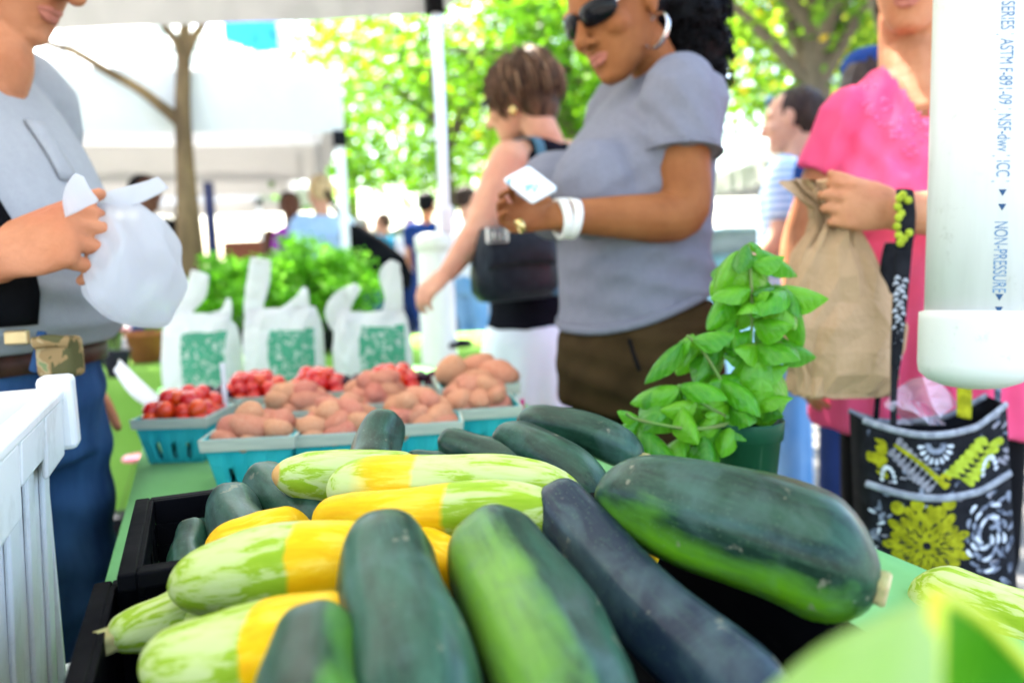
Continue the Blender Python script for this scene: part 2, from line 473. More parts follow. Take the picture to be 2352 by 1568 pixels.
# ------------------------------------------------------------------ produce table
tb = root('produce_table', T(.42, .4, 0), 'long folding table under the light green cloth', 'table')
R_t = np.stack([TS, TD, A(0, 0, 1)], 1)
MB().box(T(.42, .40, .735), (.385, 1.29, .012), R_t).build('tabletop', M['whitepole'], tb)
for s in (.1, .74):
    for t in (-.75, 1.55):
        MB().box(T(s, t, .36), (.015, .015, .36), R_t).build('leg', M['alu'], tb)
def drape(s0, s1, t0, t1, z, drop, nl=110, ns=22, amp=.018, seed=0, frame=T):
    V = []; Fc = []; nd = 9
    prof = [('L', j / nd) for j in range(nd, 0, -1)] + [('T', i / ns) for i in range(ns + 1)] + [('R', j / nd) for j in range(1, nd + 1)]
    r = random.Random(seed); ph = [r.random() * 6 for _ in range(6)]
    for i in range(nl + 1):
        t = t0 + (t1 - t0) * i / nl
        wv = .5 * math.sin(t * 23 + ph[0]) + .3 * math.sin(t * 41 + ph[1]) + .3 * math.sin(t * 11 + ph[2])
        for kd, f in prof:
            if kd == 'T':
                e = min(f, 1 - f)
                V.append(frame(s0 + (s1 - s0) * f, t, z + .0015 * math.sin(t * 9 + f * 7) - .006 * math.exp(-e / .01)))
            else:
                sg = -1 if kd == 'L' else 1
                b = s0 if kd == 'L' else s1
                o = .012 + .03 * f + amp * f ** .6 * wv + .006 * math.sin(t * 60 + ph[3])*f
                hem = drop * (1 + .03 * math.sin(t * 7 + ph[4]))
                V.append(frame(b + sg * o * (1 - math.exp(-f * 14)), t, z - .010 - f * hem))
    m = len(prof)
    for i in range(nl):
        for j in range(m - 1):
            a = i * m + j; Fc.append((a, a + 1, a + m + 1, a + m))
    # closed far end
    b = nl * m
    return V, Fc
V, Fc = drape(0, .84, -.92, 1.70, TZ, .42, seed=3)
# far end drop
base = len(V)
for j in range(23):
    f = j / 22
    for q in range(7):
        g = q / 6
        V.append(T(.84 * f, 1.70 + .004 + .03 * g + .012 * g * math.sin(f * 40), TZ - .006 - .42 * g))
for j in range(22):
    for q in range(6):
        a = base + j * 7 + q; Fc.append((a, a + 7, a + 8, a + 1))
cl = obj('tablecloth', V, Fc, M['green_cloth'], origin=T(.42, .4, TZ)); solid(cl, .0015)
tag(cl, 'light green woven cloth spread over the long produce table', 'tablecloth')

# ------------------------------------------------------------------ crates
def crate(name, corner, ux, uy, w, l, z0, z1, th, mat, label, ribs=0, rim=.012, slots=True, cat='crate', group=None):
    """corner: far-left rim corner; ux across, uy towards the camera"""
    c = A(corner[0], corner[1], 0); uz = A(0, 0, 1); R = np.stack([ux, uy, uz], 1)
    rt = root(name, c + ux * w / 2 + uy * l / 2 + uz * z0, label, cat, group)
    def q(x, y, z): return c + ux * x + uy * y + uz * z
    h = z1 - z0
    bevel(MB().box(q(w / 2, l / 2, z0 + th / 2), (w / 2, l / 2, th / 2), R).build('bottom', mat, rt), .001)
    for ax_, x0, len_ in (('y', 0, l), ('y', w, l), ('x', 0, w), ('x', l, w)):
        mb = MB(); inner = len_ - 2 * th if ax_ == 'x' else len_
        def add(f0, f1, za, zb, t=th):
            m0, m1 = f0 * inner, f1 * inner
            if ax_ == 'y':
                mb.box(q(x0 + (th / 2 if x0 == 0 else -th / 2), (m0 + m1) / 2, z0 + (za + zb) / 2 * h), (t / 2, (m1 - m0) / 2, (zb - za) / 2 * h), R)
            else:
                mb.box(q(th + (m0 + m1) / 2, x0 + (th / 2 if x0 == 0 else -th / 2), z0 + (za + zb) / 2 * h), ((m1 - m0) / 2, t / 2, (zb - za) / 2 * h), R)
        if slots:                                       # wall with two rows of hand-wide slots
            add(0, 1, .02, .22); add(0, 1, .42, .58); add(0, 1, .78, 1)
            n = 5
            for i in range(n):
                for za, zb in ((.22, .42), (.58, .78)):
                    add(i / n, i / n + .06, za, zb); add((i + 1) / n - .06, (i + 1) / n, za, zb)
        else: add(0, 1, .02, 1)
        bevel(mb.build('wall', mat, rt), .001)
        mb = MB()                                       # lip of the rim, outside the wall
        if ax_ == 'y':
            sx = -1 if x0 == 0 else 1
            mb.box(q(x0 + sx * rim / 2, l / 2, z1 - rim * .55), (rim / 2 + .001, l / 2 + rim, rim * .6), R)
            for i in range(ribs):
                mb.box(q(x0 + sx * rim * .4, l * (i + .5) / ribs, (z0 + z1) / 2 - rim), (rim * .4, .006, h / 2 - rim), R)
        else:
            sx = -1 if x0 == 0 else 1
            mb.box(q(w / 2, x0 + sx * rim / 2, z1 - rim * .55), (w / 2 - .001, rim / 2 + .001, rim * .58), R)
            for i in range(ribs):
                mb.box(q(w * (i + .5) / ribs, x0 + sx * rim * .4, (z0 + z1) / 2 - rim), (.006, rim * .4, h / 2 - rim), R)
        bevel(mb.build('rim', mat, rt), .002)
    return rt
c1 = onz(252, 1345, .843)
crate('black_crate', c1, TS, -TD, .47, .42, TZ + .004, .843, .005, M['crate_black'], 'black plastic crate nearest the camera holding yellow squash and large zucchini', slots=False, group='black produce crates')
c2 = onz(341, 1150, .865)
crate('black_crate', c2, TS, -TD, .44, .195, TZ + .004, .865, .005, M['crate_black'], 'second black plastic crate behind the front one, holding dark zucchini', group='black produce crates')

def white_crate(name, corner, w, l, z0, z1, label):
    ux, uy, uz = -TS, -TD, A(0, 0, 1)
    R = np.stack([TS, TD, uz], 1); c = A(corner[0], corner[1], 0); h = z1 - z0; th = .006
    rt = root(name, c + ux * w / 2 + uy * l / 2 + uz * z0, label, 'crate', 'white crates stacked beside the table')
    def q(x, y, z): return c + ux * x + uy * y + uz * z
    bevel(MB().box(q(w / 2, l / 2, z0 + .004), (w / 2 - .01, l / 2 - .01, .004), R).build('bottom', M['white_crate'], rt), .002)
    for side in range(4):
        tp = .012                                        # walls lean out a little towards the top
        mb = MB()
        ln = l if side < 2 else w
        nseg = 1
        def qq(along, out, z):
            if side == 0: return q(-out, along, z)
            if side == 1: return q(w + out, along, z)
            if side == 2: return q(along, -out, z)
            return q(along, l + out, z)
        def slab(a0, a1, o0, o1, za, zb, thick=th):
            V = [qq(a, o + s * thick / 2, z) for z, o in ((za, o0), (zb, o1)) for a in (a0, a1) for s in (-1, 1)]
            mb.add(V, [(0, 1, 3, 2), (4, 6, 7, 5), (0, 4, 5, 1), (2, 3, 7, 6), (0, 2, 6, 4), (1, 5, 7, 3)])
        slab(0, ln, -.014, 0, z0 + .008, z1 - .004)
        o = mb.build('wall', M['white_crate'], rt); bevel(o, .0015)
        mb = MB(); nr = 7 if side < 2 else 5
        for i in range(nr):                              # upright ribs
            a = ln * (i + .5) / nr
            slab(a - .016, a + .016, -.0095, .0045, z0 + .012, z1 - .05, .006)
        bevel(mb.build('ribs', M['white_crate'], rt), .003)
        mb = MB()
        slab(-.012, ln + .012, .012, .012, z1 - .012, z1, .022)          # top lip
        nh = 5 if side < 2 else 3
        for i in range(nh):                              # deep stepped apron under the lip
            a0, a1 = ln * i / nh + .006, ln * (i + 1) / nh - .006
            dz = .075 if i % 2 == 0 else .052
            slab(a0, a1, .016, .019, z1 - dz, z1 - .010, .006)
        bevel(mb.build('rim', M['white_crate'], rt), .003)
    for x in (0, w):
        for y in (0, l):
            sx = -1 if x == 0 else 1; sy = -1 if y == 0 else 1
            mb = MB().box(q(x + sx * .014, y + sy * .014, z1 - .028), (.018, .018, .042), R)
            bevel(mb.build('corner_post', M['white_crate'], rt), .006)
    return rt
WC = onz(92, 897, .97)
white_crate('white_crate', WC, .36, .60, .63, .97, 'white plastic crate on top of the stack left of the table')
white_crate('white_crate', WC + TS * .052 + TD * .035, .47, .68, .32, .625, 'lower white plastic crate under the top one, beside the table')
white_crate('white_crate', WC + TS * .050 + TD * .036, .47, .68, .0, .315, 'bottom white plastic crate standing on the ground by the table')
# ------------------------------------------------------------------ squash and zucchini
def zephyr_mat(name, L, split=None, yfirst=True, tip=None, blotch=None):
    k = N_(name); v = k.co(); x, y, z = k.sep(v)
    t = k.math('ADD', k.math('DIVIDE', x, L), .5)
    tj = k.math('ADD', t, k.math('MULTIPLY', k.math('SUBTRACT', k.noise(k.co('Object', (2, 40, 40)), 1.6, 3), .5), .05))
    st = k.noise(k.co('Object', (20, 120, 120)), 1.0, 5, .62, .5)
    big = k.noise(k.co('Object', (12, 34, 34)), 1.0, 3, .5, .3)
    m = k.math('ADD', k.math('MULTIPLY', st, .62), k.math('MULTIPLY', big, .38))
    green = k.ramp(m, [(.43, (.50, .58, .22)), (.495, (.45, .55, .15)), (.53, (.29, .43, .025)), (.66, (.23, .38, .012))])
    under = k.ramp(k.math('DIVIDE', z, .03), [(0.0, 0), (.0, 0)])
    low = k.ramp(k.math('ADD', k.math('MULTIPLY', z, -14), .25), [(.3, 0), (.8, .75)])
    green = k.mix(k.math('MULTIPLY', low, k.ramp(st, [(.4, .3), (.55, 1)])), green, (.50, .50, .02))
    yel = k.ramp(st, [(.36, (.88, .60, .05)), (.47, (.84, .50, .006)), (.66, (.78, .40, .002))])
    if split is None: col = green
    else:
        f = k.ramp(tj, [(split - .012, 0), (split + .012, 1)])
        col = k.mix(f, yel, green) if yfirst else k.mix(f, green, yel)
    if blotch:
        b0, b1 = blotch
        f = k.math('MULTIPLY', k.ramp(tj, [(b0 - .06, 0), (b0 + .05, 1)]), k.ramp(tj, [(b1 - .01, 1), (b1 + .01, 0)]))
        col = k.mix(k.math('MULTIPLY', f, .9), col, yel)
    if tip is not None:
        f = k.ramp(t, [(.028, 1), (.04, 0)]) if tip == 0 else k.ramp(t, [(.96, 0), (.972, 1)])
        col = k.mix(f, col, (.62, .34, .11))
    sc = k.n('ShaderNodeTexVoronoi', i_0=k.co('Object', (1, 1, 1)), i_Scale=34.).outputs[0]
    sf = k.math('MULTIPLY', k.ramp(sc, [(.05, 1), (.11, 0)]), k.ramp(k.noise(v, 25, 3), [(.5, 0), (.62, .55)]))
    col = k.mix(sf, col, (.36, .27, .10))
    k.bump(k.math('ADD', st, k.noise(v, 90, 3)), .10, .0015)
    return k.fin(col, .40, .35, coat=.10, coatr=.28, sss=.10, sssr=(.012, .010, .003))
def mp3(k, v):
    m = k.n('ShaderNodeMapping'); k.set(m.inputs[0], v); m.inputs['Scale'].default_value = (22, 140, 140); m.inputs['Rotation'].default_value = (.2, .35, .5); return m.outputs[0]
def zuke_mat(name, L, dark=(.004, .022, .011), mid=(.018, .072, .040), patch=None, pcol=(.11, .27, .012), blue=0, seed=0.):
    """patch = (y, z, threshold) of the paler side that lay away from the light when growing"""
    k = N_(name); v0 = k.co()
    mp = k.n('ShaderNodeMapping'); k.set(mp.inputs[0], v0); mp.inputs['Location'].default_value = (seed, seed * .7, -seed)
    v = mp.outputs[0]; x, y, z = k.sep(v0)
    mp2 = k.n('ShaderNodeMapping'); k.set(mp2.inputs[0], v); mp2.inputs['Scale'].default_value = (10, 60, 60)
    st = k.noise(mp2.outputs[0], 1.0, 5, .6, .3)
    col = k.ramp(st, [(.38, dark), (.62, mid)])
    if blue: col = k.mix(blue, col, (.014, .024, .045))
    if patch:
        py, pz, th = patch
        h = k.math('ADD', k.math('MULTIPLY', y, py * 22), k.math('MULTIPLY', z, pz * 22))
        h = k.math('ADD', h, k.math('MULTIPLY', k.math('SUBTRACT', k.noise(v, 14, 4), .5), .9))
        h = k.math('ADD', h, k.math('MULTIPLY', k.math('SUBTRACT', st, .5), .7))
        col = k.mix(k.ramp(h, [(th, 0), (th + .55, 1)]), col, pcol)
    sp = k.n('ShaderNodeTexVoronoi', i_0=v, i_Scale=230.).outputs[0]
    col = k.mix(k.math('MULTIPLY', k.ramp(sp, [(.10, .30), (.24, 0)]), k.ramp(k.noise(v, 18, 2), [(.35, .2), (.6, 1)])), col, (.12, .20, .10))
    wax = k.ramp(k.noise(v, 17, 4, .6, .5), [(.50, 0), (.72, .30)])
    col = k.mix(wax, col, (.13, .22, .20))
    scr = k.noise(mp3(k, v), 1.0, 3, .6, .8); sc = k.math('ADD', k.ramp(k.noise(v, 42, 4, .6), [(.66, 0), (.70, .6)]), k.ramp(scr, [(.74, 0), (.80, .18)]), True)
    col = k.mix(sc, col, (.22, .21, .14))
    dot = k.n('ShaderNodeTexVoronoi', i_0=v, i_Scale=48.).outputs[0]
    col = k.mix(k.math('MULTIPLY', k.ramp(dot, [(.03, .35), (.07, 0)]), k.ramp(k.noise(v, 9, 2), [(.52, 0), (.6, 1)])), col, (.30, .34, .26))
    mot = k.noise(mp2.outputs[0], 5.5, 4, .7)
    col = k.mix(k.ramp(mot, [(.50, 0), (.75, .28)]), col, (.05, .13, .075))
    k.bump(k.math('ADD', k.noise(v, 38, 3), k.math('MULTIPLY', st, .4)), .16, .003)
    return k.fin(col, k.ramp(k.noise(v, 20, 4), [(.3, .28), (.7, .50)]), 1.0, coat=.26, coatr=.16)
M['stem'] = simple('squash_stem', (.36, .36, .14), (.42, .34, .14), 120, rough=.6, bump=.3)
M['stem_cut'] = simple('cut_stem', (.62, .52, .30), (.48, .36, .17), 160, rough=.7, bump=.2)
def squash(name, p0, p1, prof, mat, label, bend=(0, 0, 0), e=(1.2, 1.2), ridges=6, ramp_=.025, stem=None, cat='zucchini', group=None, up=(0, 0, 1), n=36, seed=0):
    """prof: radii along the axis from p0 to p1; e: cap length in radii at each end"""
    p0 = np.asarray(p0, float); p1 = np.asarray(p1, float); ctr = (p0 + p1) / 2
    B = basis(p1 - p0, up); L = np.linalg.norm(p1 - p0); r = random.Random(seed * 13 + 5)
    bl = B.T @ np.asarray(bend, float); ph = r.random() * 6.28
    th = np.linspace(0, 2 * math.pi, n, endpoint=False); rings = []
    ts = np.concatenate([[.0015, .006, .016, .032, .055, .085, .12], np.linspace(.16, .84, 22), [.88, .915, .945, .968, .984, .994, .9985]])
    for t in ts:
        rr = np.interp(t, np.linspace(0, 1, len(prof)), prof)
        d0, d1 = t * L, (1 - t) * L
        for d, ee, rq in ((d0, e[0], prof[0]), (d1, e[1], prof[-1])):
            cl_ = ee * rq
            if d < cl_: rr *= math.sqrt(max(1e-4, 1 - (1 - d / cl_) ** 2))
        wob = 1 + ramp_ * np.cos(ridges * th + ph) + .018 * np.cos(2 * th + ph * 2 + 3 * t) + .015 * np.sin(3 * th + 7 * t + ph) + .02 * math.sin(9 * t + ph)
        c = A((t - .5) * L, 0, 0) + bl * 4 * t * (1 - t) + A(0, .0015 * math.sin(11 * t + ph), .0015 * math.cos(8 * t))
        rings.append(c + np.stack([np.zeros(n), np.cos(th) * rr * wob, np.sin(th) * rr * wob], 1))
    V, Fc = loft(rings)
    o = obj(name, V, Fc, mat); o.matrix_world = Matrix([list(B[i]) + [ctr[i]] for i in range(3)] + [[0, 0, 0, 1]])
    ORG[o.name] = np.zeros(3)
    tag(o, label, cat, group)
    if stem is not None:
        sg = -1 if stem[0] == 0 else 1; rs, ls = stem[1], stem[2]; x0 = sg * L / 2
        th2 = np.linspace(0, 2 * math.pi, 20, endpoint=False)
        def rg(x, q): return np.stack([np.full(20, x), np.cos(th2) * q * (1 + .12 * np.cos(5 * th2)), np.sin(th2) * q * (1 + .12 * np.cos(5 * th2))], 1)
        s = obj('stem', *loft([rg(x0 - sg * .006, rs * .95), rg(x0 + sg * ls * .3, rs * .97), rg(x0 + sg * ls, rs)], cap=True), M['stem'], o)
        c = obj('cut_end', *loft([rg(x0 + sg * (ls - .0006), rs * .93), rg(x0 + sg * (ls + .0016), rs * .88)]), M['stem_cut'], o)
    return o
SQ = 'striped yellow and green squash in the crates'; ZG = 'dark green zucchini in the crates'
def SQUASH(key, a, b, prof, label, kind='z', cat=None, group=None, mat=None, **kw):
    pa, pb = P(*a), P(*b); L = float(np.linalg.norm(pb - pa)); mk = kw.pop('mk', {})
    if mat is None: mat = zuke_mat('zucchini_skin_' + key, L, **mk) if kind == 'z' else zephyr_mat('squash_skin_' + key, L, **mk)
    return squash('zucchini' if kind == 'z' else 'two_tone_squash', pa, pb, prof, mat, label, cat=cat or ('zucchini' if kind == 'z' else 'squash'),
                  group=group or (ZG if kind == 'z' else SQ), seed=sum(map(ord, key)), **kw)
# the big ones in front
SQUASH('a', (1372, 1128, .625), (2022, 1352, .52), [.0262, .0362, .0425, .0445, .0435, .0365], 'fattest zucchini, lying across the pile at right with its cut stem toward the right', e=(1.25, 1.1),
       bend=UPV * .011, stem=(1, .0115, .0035), ridges=7, mk=dict(patch=(-.55, -.85, .12), pcol=(.10, .29, .006), seed=1.3, dark=(.003, .020, .010), mid=(.015, .060, .032)))
SQUASH('b', (1262, 1132, .635), (1800, 1690, .455), [.024, .0255, .027, .029, .031, .032], 'long blue-black zucchini running diagonally under the fattest one', e=(1.0, 1.2), bend=RGT * -.008,
       mk=dict(blue=.6, seed=2.1, dark=(.002, .008, .010), mid=(.007, .021, .027)))
SQUASH('c', (1108, 1207, .575), (1390, 1760, .395), [.029, .036, .039, .040, .039, .037], 'thick zucchini with a pale green shoulder, right of the centre front one', e=(1.05, 1.2),
       mk=dict(patch=(-1, .6, .45), seed=3.7, pcol=(.14, .32, .03)))
SQUASH('d', (872, 1203, .545), (985, 1790, .365), [.020, .032, .0355, .0365, .036, .034], 'upright-pointing zucchini in the centre front with grey scuff marks', e=(1.5, 1.2), ridges=5, ramp_=.03,
       mk=dict(seed=4.4, mid=(.024, .086, .050)))
SQUASH('e', (725, 1425, .455), (690, 1800, .335), [.020, .0255, .0275, .028, .027], 'zucchini at the bottom edge with a bright green streak', e=(1.1, 1.2), mk=dict(patch=(1, .5, .40), seed=5.9, pcol=(.10, .30, .012)))
SQUASH('f', (392, 1350, .575), (905, 1302, .555), [.015, .026, .0325, .034, .0325, .030, .029], 'fat squash, pale green with an amber right end, left of the centre zucchini', 'y', e=(1.3, 1.1), bend=UPV * .006,
       mk=dict(split=.615, yfirst=False), ridges=8, ramp_=.008)
SQUASH('g', (326, 1535, .485), (880, 1470, .465), [.016, .026, .0315, .033, .032, .030], 'lowest pale green squash with a yellow band, at the bottom left', 'y', e=(1.3, 1.1), mk=dict(split=.52, yfirst=False), ridges=8, ramp_=.008)
SQUASH('h', (246, 1474, .565), (560, 1352, .63), [.0115, .019, .0225, .0235, .022], 'green squash with a tan cut stem poking out over the crate wall', 'y', e=(.9, 1.2), mk=dict(), stem=(0, .0095, .007), ridges=8, ramp_=.01)
SQUASH('i', (623, 1092, .735), (985, 1112, .80), [.011, .025, .030, .031, .030, .027], 'back green squash with an orange blossom tip at its left', 'y', e=(1.2, 1.1), mk=dict(tip=0), ridges=8, ramp_=.008)
SQUASH('j', (752, 1128, .70), (1352, 1158, .665), [.019, .0255, .0265, .026, .027, .026, .020], 'long pale green squash with a yellow blotch, top of the squash heap', 'y', e=(1.0, 1.3), bend=UPV * .012,
       mk=dict(blotch=(.17, .36)), ridges=8, ramp_=.01)
SQUASH('k', (720, 1196, .655), (1300, 1186, .615), [.0155, .020, .0225, .0245, .0255, .024, .02], 'bright yellow squash turning green at its right half, mid heap', 'y', e=(1.1, 1.2), bend=UPV * .004, mk=dict(split=.555, yfirst=True), ridges=8, ramp_=.012)
# darker ones behind
SQUASH('l', (884, 955, .90), (842, 1130, .80), [.019, .0255, .028, .029, .028], 'dark zucchini standing up in front of the potato baskets', e=(1.1, 1.2), mk=dict(seed=6.2, mid=(.024, .080, .050)))
SQUASH('m', (1010, 1012, .955), (1248, 1082, .875), [.018, .0215, .023, .023, .021], 'short dark zucchini, leftmost of the three behind the heap', e=(1.1, 1.2), mk=dict(seed=7.5))
SQUASH('n', (1142, 1000, .93), (1398, 1165, .80), [.016, .0215, .0235, .0235, .023, .021], 'curved dark zucchini, middle one of the three behind the heap', e=(1.1, 1.2), bend=UPV * .018, mk=dict(seed=8.3))
SQUASH('o', (1190, 966, 1.0), (1476, 1058, .905), [.017, .023, .0255, .026, .0255, .022], 'dark zucchini reaching toward the basil pot, rearmost of the three', e=(1.1, 1.1), bend=UPV * .012, stem=(1, .009, .006), mk=dict(seed=9.6))
SQUASH('p', (520, 1140, .77), (590, 1300, .655), [.020, .025, .0265, .0265, .025], 'blunt dark zucchini at the corner of the second crate', e=(1.0, 1.2), mk=dict(seed=10.2, mid=(.026, .080, .056)))
SQUASH('q', (588, 1092, .83), (742, 1240, .72), [.020, .026, .028, .028, .026], 'dark zucchini beside the orange-tipped squash, in the second crate', e=(1.0, 1.2), mk=dict(seed=11.7))
SQUASH('r', (441, 1212, .745), (428, 1345, .64), [.013, .0165, .0172, .017, .016], 'small dark zucchini lowest in the second crate', e=(1.0, 1.2), mk=dict(seed=12.4))
SQUASH('s', (925, 1062, .86), (1040, 1090, .85), [.018, .021, .021, .018], 'dark zucchini almost hidden behind the long pale squash', e=(1.2, 1.2), mk=dict(seed=13.4))
M['yellow_skin'] = zephyr_mat('squash_skin_yellow', .2, split=1.5, yfirst=True)
SQUASH('t', (470, 1262, .66), (720, 1218, .70), [.014, .022, .025, .024, .02], 'orange-yellow squash peeking out above the fat amber-ended one', 'y', mat=M['yellow_skin'])
SQUASH('u', (935, 1238, .62), (1092, 1345, .585), [.014, .02, .022, .021, .018], 'yellow squash showing between the centre zucchini and the pale-shouldered one', 'y', mat=M['yellow_skin'])
SQUASH('v', (1352, 1180, .70), (1512, 1290, .655), [.010, .013, .0135, .012, .008], 'slim yellow squash tip under the fattest zucchini', 'y', mat=M['yellow_skin'])
SQUASH('w', (420, 1432, .60), (600, 1420, .57), [.012, .018, .019, .017, .014], 'pale squash glimpsed between the two lowest green ones', 'y', mk=dict())
SQUASH('x', (2092, 1352, .80), (2540, 1545, .67), [.030, .038, .0415, .042, .040, .035], 'pale green mottled squash lying on the cloth at the right edge', 'y', mk=dict(), e=(1.1, 1.2), cat='squash')
# supporting layer lower in the crates
ORD = ['first', 'second', 'third', 'fourth', 'fifth']
lz = zuke_mat('zucchini_skin_low', .26, seed=15.1)
for i, (s, t, dt) in enumerate(((.15, -.10, .0), (.235, -.09, .02), (.315, -.10, 0), (.40, -.08, .01), (.475, -.11, .0))):
    a = T(s, t - .16, .792); b = T(s + .01, t + .11 + dt, .796)
    squash('zucchini', a, b, [.022, .029, .031, .030, .026], lz, '%s zucchini from the left in the bottom layer of the front crate' % ORD[i], group=ZG, seed=40 + i, n=24)
for i, (s, t) in enumerate(((.13, .13), (.22, .14), (.32, .13), (.41, .14))):
    squash('zucchini', T(s, t - .045, .788), T(s, t + .115, .79), [.02, .027, .028, .027, .022], lz, '%s zucchini from the left in the bottom layer of the second crate' % ORD[i], group=ZG, seed=50 + i, n=24)

# foreground leaf, very near the lens
k = N_('curled_leaf'); v = k.co()
back = k.n('ShaderNodeNewGeometry').outputs['Backfacing']
vein = k.noise(k.co('Object', (3, 3, 1)), 9, 4)
ca = k.ramp(vein, [(.3, (.36, .52, .20)), (.7, (.26, .46, .09))]); cb = k.ramp(vein, [(.3, (.13, .38, .02)), (.7, (.20, .44, .03))])
k.fin(ca, .5, .4, sss=.1, sssr=(.01, .01, .002)); M['curled_leaf'] = k.translucent(.25, (.35, .6, .06))
M['leaf_edge'] = simple('leaf_edge', (.48, .55, .03), (.55, .62, .06), 40, rough=.5)
V = []; Fc = []; nu, nv = 26, 14
_ta = catmull([P(1690, 1660, 0.222), P(1800, 1555, 0.222), P(1900, 1478, 0.218), P(2020, 1418, 0.215), P(2148, 1366, 0.211)], 8)
_tb = catmull([P(1600, 1990, 0.200), P(1750, 2000, 0.192), P(1900, 2000, 0.189), P(2010, 2000, 0.185), P(2125, 2000, 0.185)], 8)
nu = len(_ta) - 1
for i in range(nu + 1):
    for j in range(nv + 1):
        g = j / nv; V.append(_ta[i] + (_tb[i] - _ta[i]) * g + (UPV * .35 - FWD) * .009 * math.sin(math.pi * g) * (.4 + .6 * math.sin(math.pi * i / nu)))
for i in range(nu):
    for j in range(nv): a = i * (nv + 1) + j; Fc.append((a, a + 1, a + nv + 2, a + nv + 1))
_ia = catmull([P(2148, 1366, 0.211), P(2215, 1392, 0.222), P(2290, 1452, 0.233), P(2370, 1540, 0.237), P(2450, 1660, 0.237)], 8)
_ib = catmull([P(2125, 2000, 0.185), P(2200, 2000, 0.200), P(2280, 2000, 0.207), P(2360, 2000, 0.207), P(2440, 2010, 0.207)], 8)
V2 = []; F2 = []
def leafin(f, g):
    i = min(nu, int(round(f * nu))); return _ia[i] + (_ib[i] - _ia[i]) * g + FWD * .016 * math.sin(math.pi * f) * math.sin(math.pi * g)
for i in range(nu + 1):
    for j in range(nv + 1): V2.append(leafin(i / nu, j / nv))
for i in range(nu):
    for j in range(nv): a = i * (nv + 1) + j; F2.append((a, a + nv + 1, a + nv + 2, a + 1))
lf = root('curled_leaf', P(2100, 1700, .34), 'large pale green curled leaf with a yellow edge, very close at the lower right corner', 'leaf')
solid(obj('outer_blade', V, Fc, M['curled_leaf'], lf), .0016)
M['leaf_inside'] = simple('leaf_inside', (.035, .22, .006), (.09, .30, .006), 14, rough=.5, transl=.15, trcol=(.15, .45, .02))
solid(obj('inner_blade', V2, F2, M['leaf_inside'], lf), .0016)
obj('edge', *tube([leafin(0, g) for g in np.linspace(0, 1, 8)], [.0026] * 8, 10), M['leaf_edge'], lf)
obj('edge', *tube([leafin(g, 0) for g in np.linspace(0, 1, 8)], [.002] * 8, 10), M['leaf_edge'], lf)

# ------------------------------------------------------------------ baskets
M['teal'] = simple('teal_pulp', (.02, .40, .43), (.04, .47, .48), 30, (1, 1, .3), .6, bump=.2, bscale=150)
M['band'] = simple('basket_band', (.52, .55, .43), (.44, .48, .38), 20, (1, 1, 8), .65, bump=.15, bscale=100)
HB, WT, WB = .088, .068, .051                                     # basket height, half widths at rim and base
def basket_meshes():
    mb = MB(); th = .0022
    us = [0, .17, .205, .285, .32, .42, .46, .54, .58, .68, .715, .795, .83, 1.0]; vs = [0, .10, .46, .52, .76, 1]
    slots = {(2, 1), (6, 1), (10, 1)}
    def wp(side, u, v, out=0):
        hw = WB + (WT - WB) * v + out
        x = -hw + 2 * hw * u; p = (x, -hw, HB * v)
        c, s = [(1, 0), (0, 1), (-1, 0), (0, -1)][side]
        return (p[0] * c - p[1] * s, p[0] * s + p[1] * c, p[2])
    def ridge(i): return .0028 if i in (1, 4, 5, 8, 9, 12) else 0
    for side in range(4):
        base = len(mb.V); grid = {}
        for i, u in enumerate(us):
            for j, v in enumerate(vs):
                grid[i, j] = len(mb.V); mb.V.append(wp(side, u, v, ridge(i) * (1 if 0 < j < 4 else 0)))
        for i in range(len(us) - 1):
            for j in range(len(vs) - 1):
                if (i, j) in slots: continue
                mb.F.append((grid[i, j], grid[i + 1, j], grid[i + 1, j + 1], grid[i, j + 1]))
    b = len(mb.V)
    mb.V += [(-WB, -WB, .001), (WB, -WB, .001), (WB, WB, .001), (-WB, WB, .001)]; mb.F.append((b, b + 1, b + 2, b + 3))
    rim = MB()
    def rp_(hw, z): return [(-hw, -hw, z), (hw, -hw, z), (hw, hw, z), (-hw, hw, z)]
    lv = [(WT * .955 + .002, HB * .79), (WT + .003, HB * .79), (WT + .0048, HB * 1.0), (WT + .001, HB * 1.0)]
    for hw, z in lv: rim.V += rp_(hw, z)
    for i in range(4):
        for s in range(4):
            a = i * 4 + s; bq = i * 4 + (s + 1) % 4; c = ((i + 1) % 4) * 4
            rim.F.append((a, bq, c + (s + 1) % 4, c + s))
    return mb, rim
_bm, _rm = basket_meshes()
B0 = obj('basket_body', _bm.V, _bm.F, M['teal'], smooth=False); solid(B0, .0022); R0 = obj('basket_rim', _rm.V, _rm.F, M['band'], smooth=False)
_bmesh, _rmesh = B0.data, R0.data
bpy.data.objects.remove(B0); bpy.data.objects.remove(R0)
def basket(c, yaw, label, sc=1.0, tilt=(0, 0)):
    rt = root('berry_basket', c, label, 'basket', 'turquoise berry baskets on the table')
    rt.rotation_euler = (tilt[0], tilt[1], yaw); rt.scale = (sc,) * 3
    b = bpy.data.objects.new('body', _bmesh); COL.objects.link(b); b.parent = rt; solid(b, .0022)
    r = bpy.data.objects.new('rim', _rmesh); COL.objects.link(r); r.parent = rt
    return rt
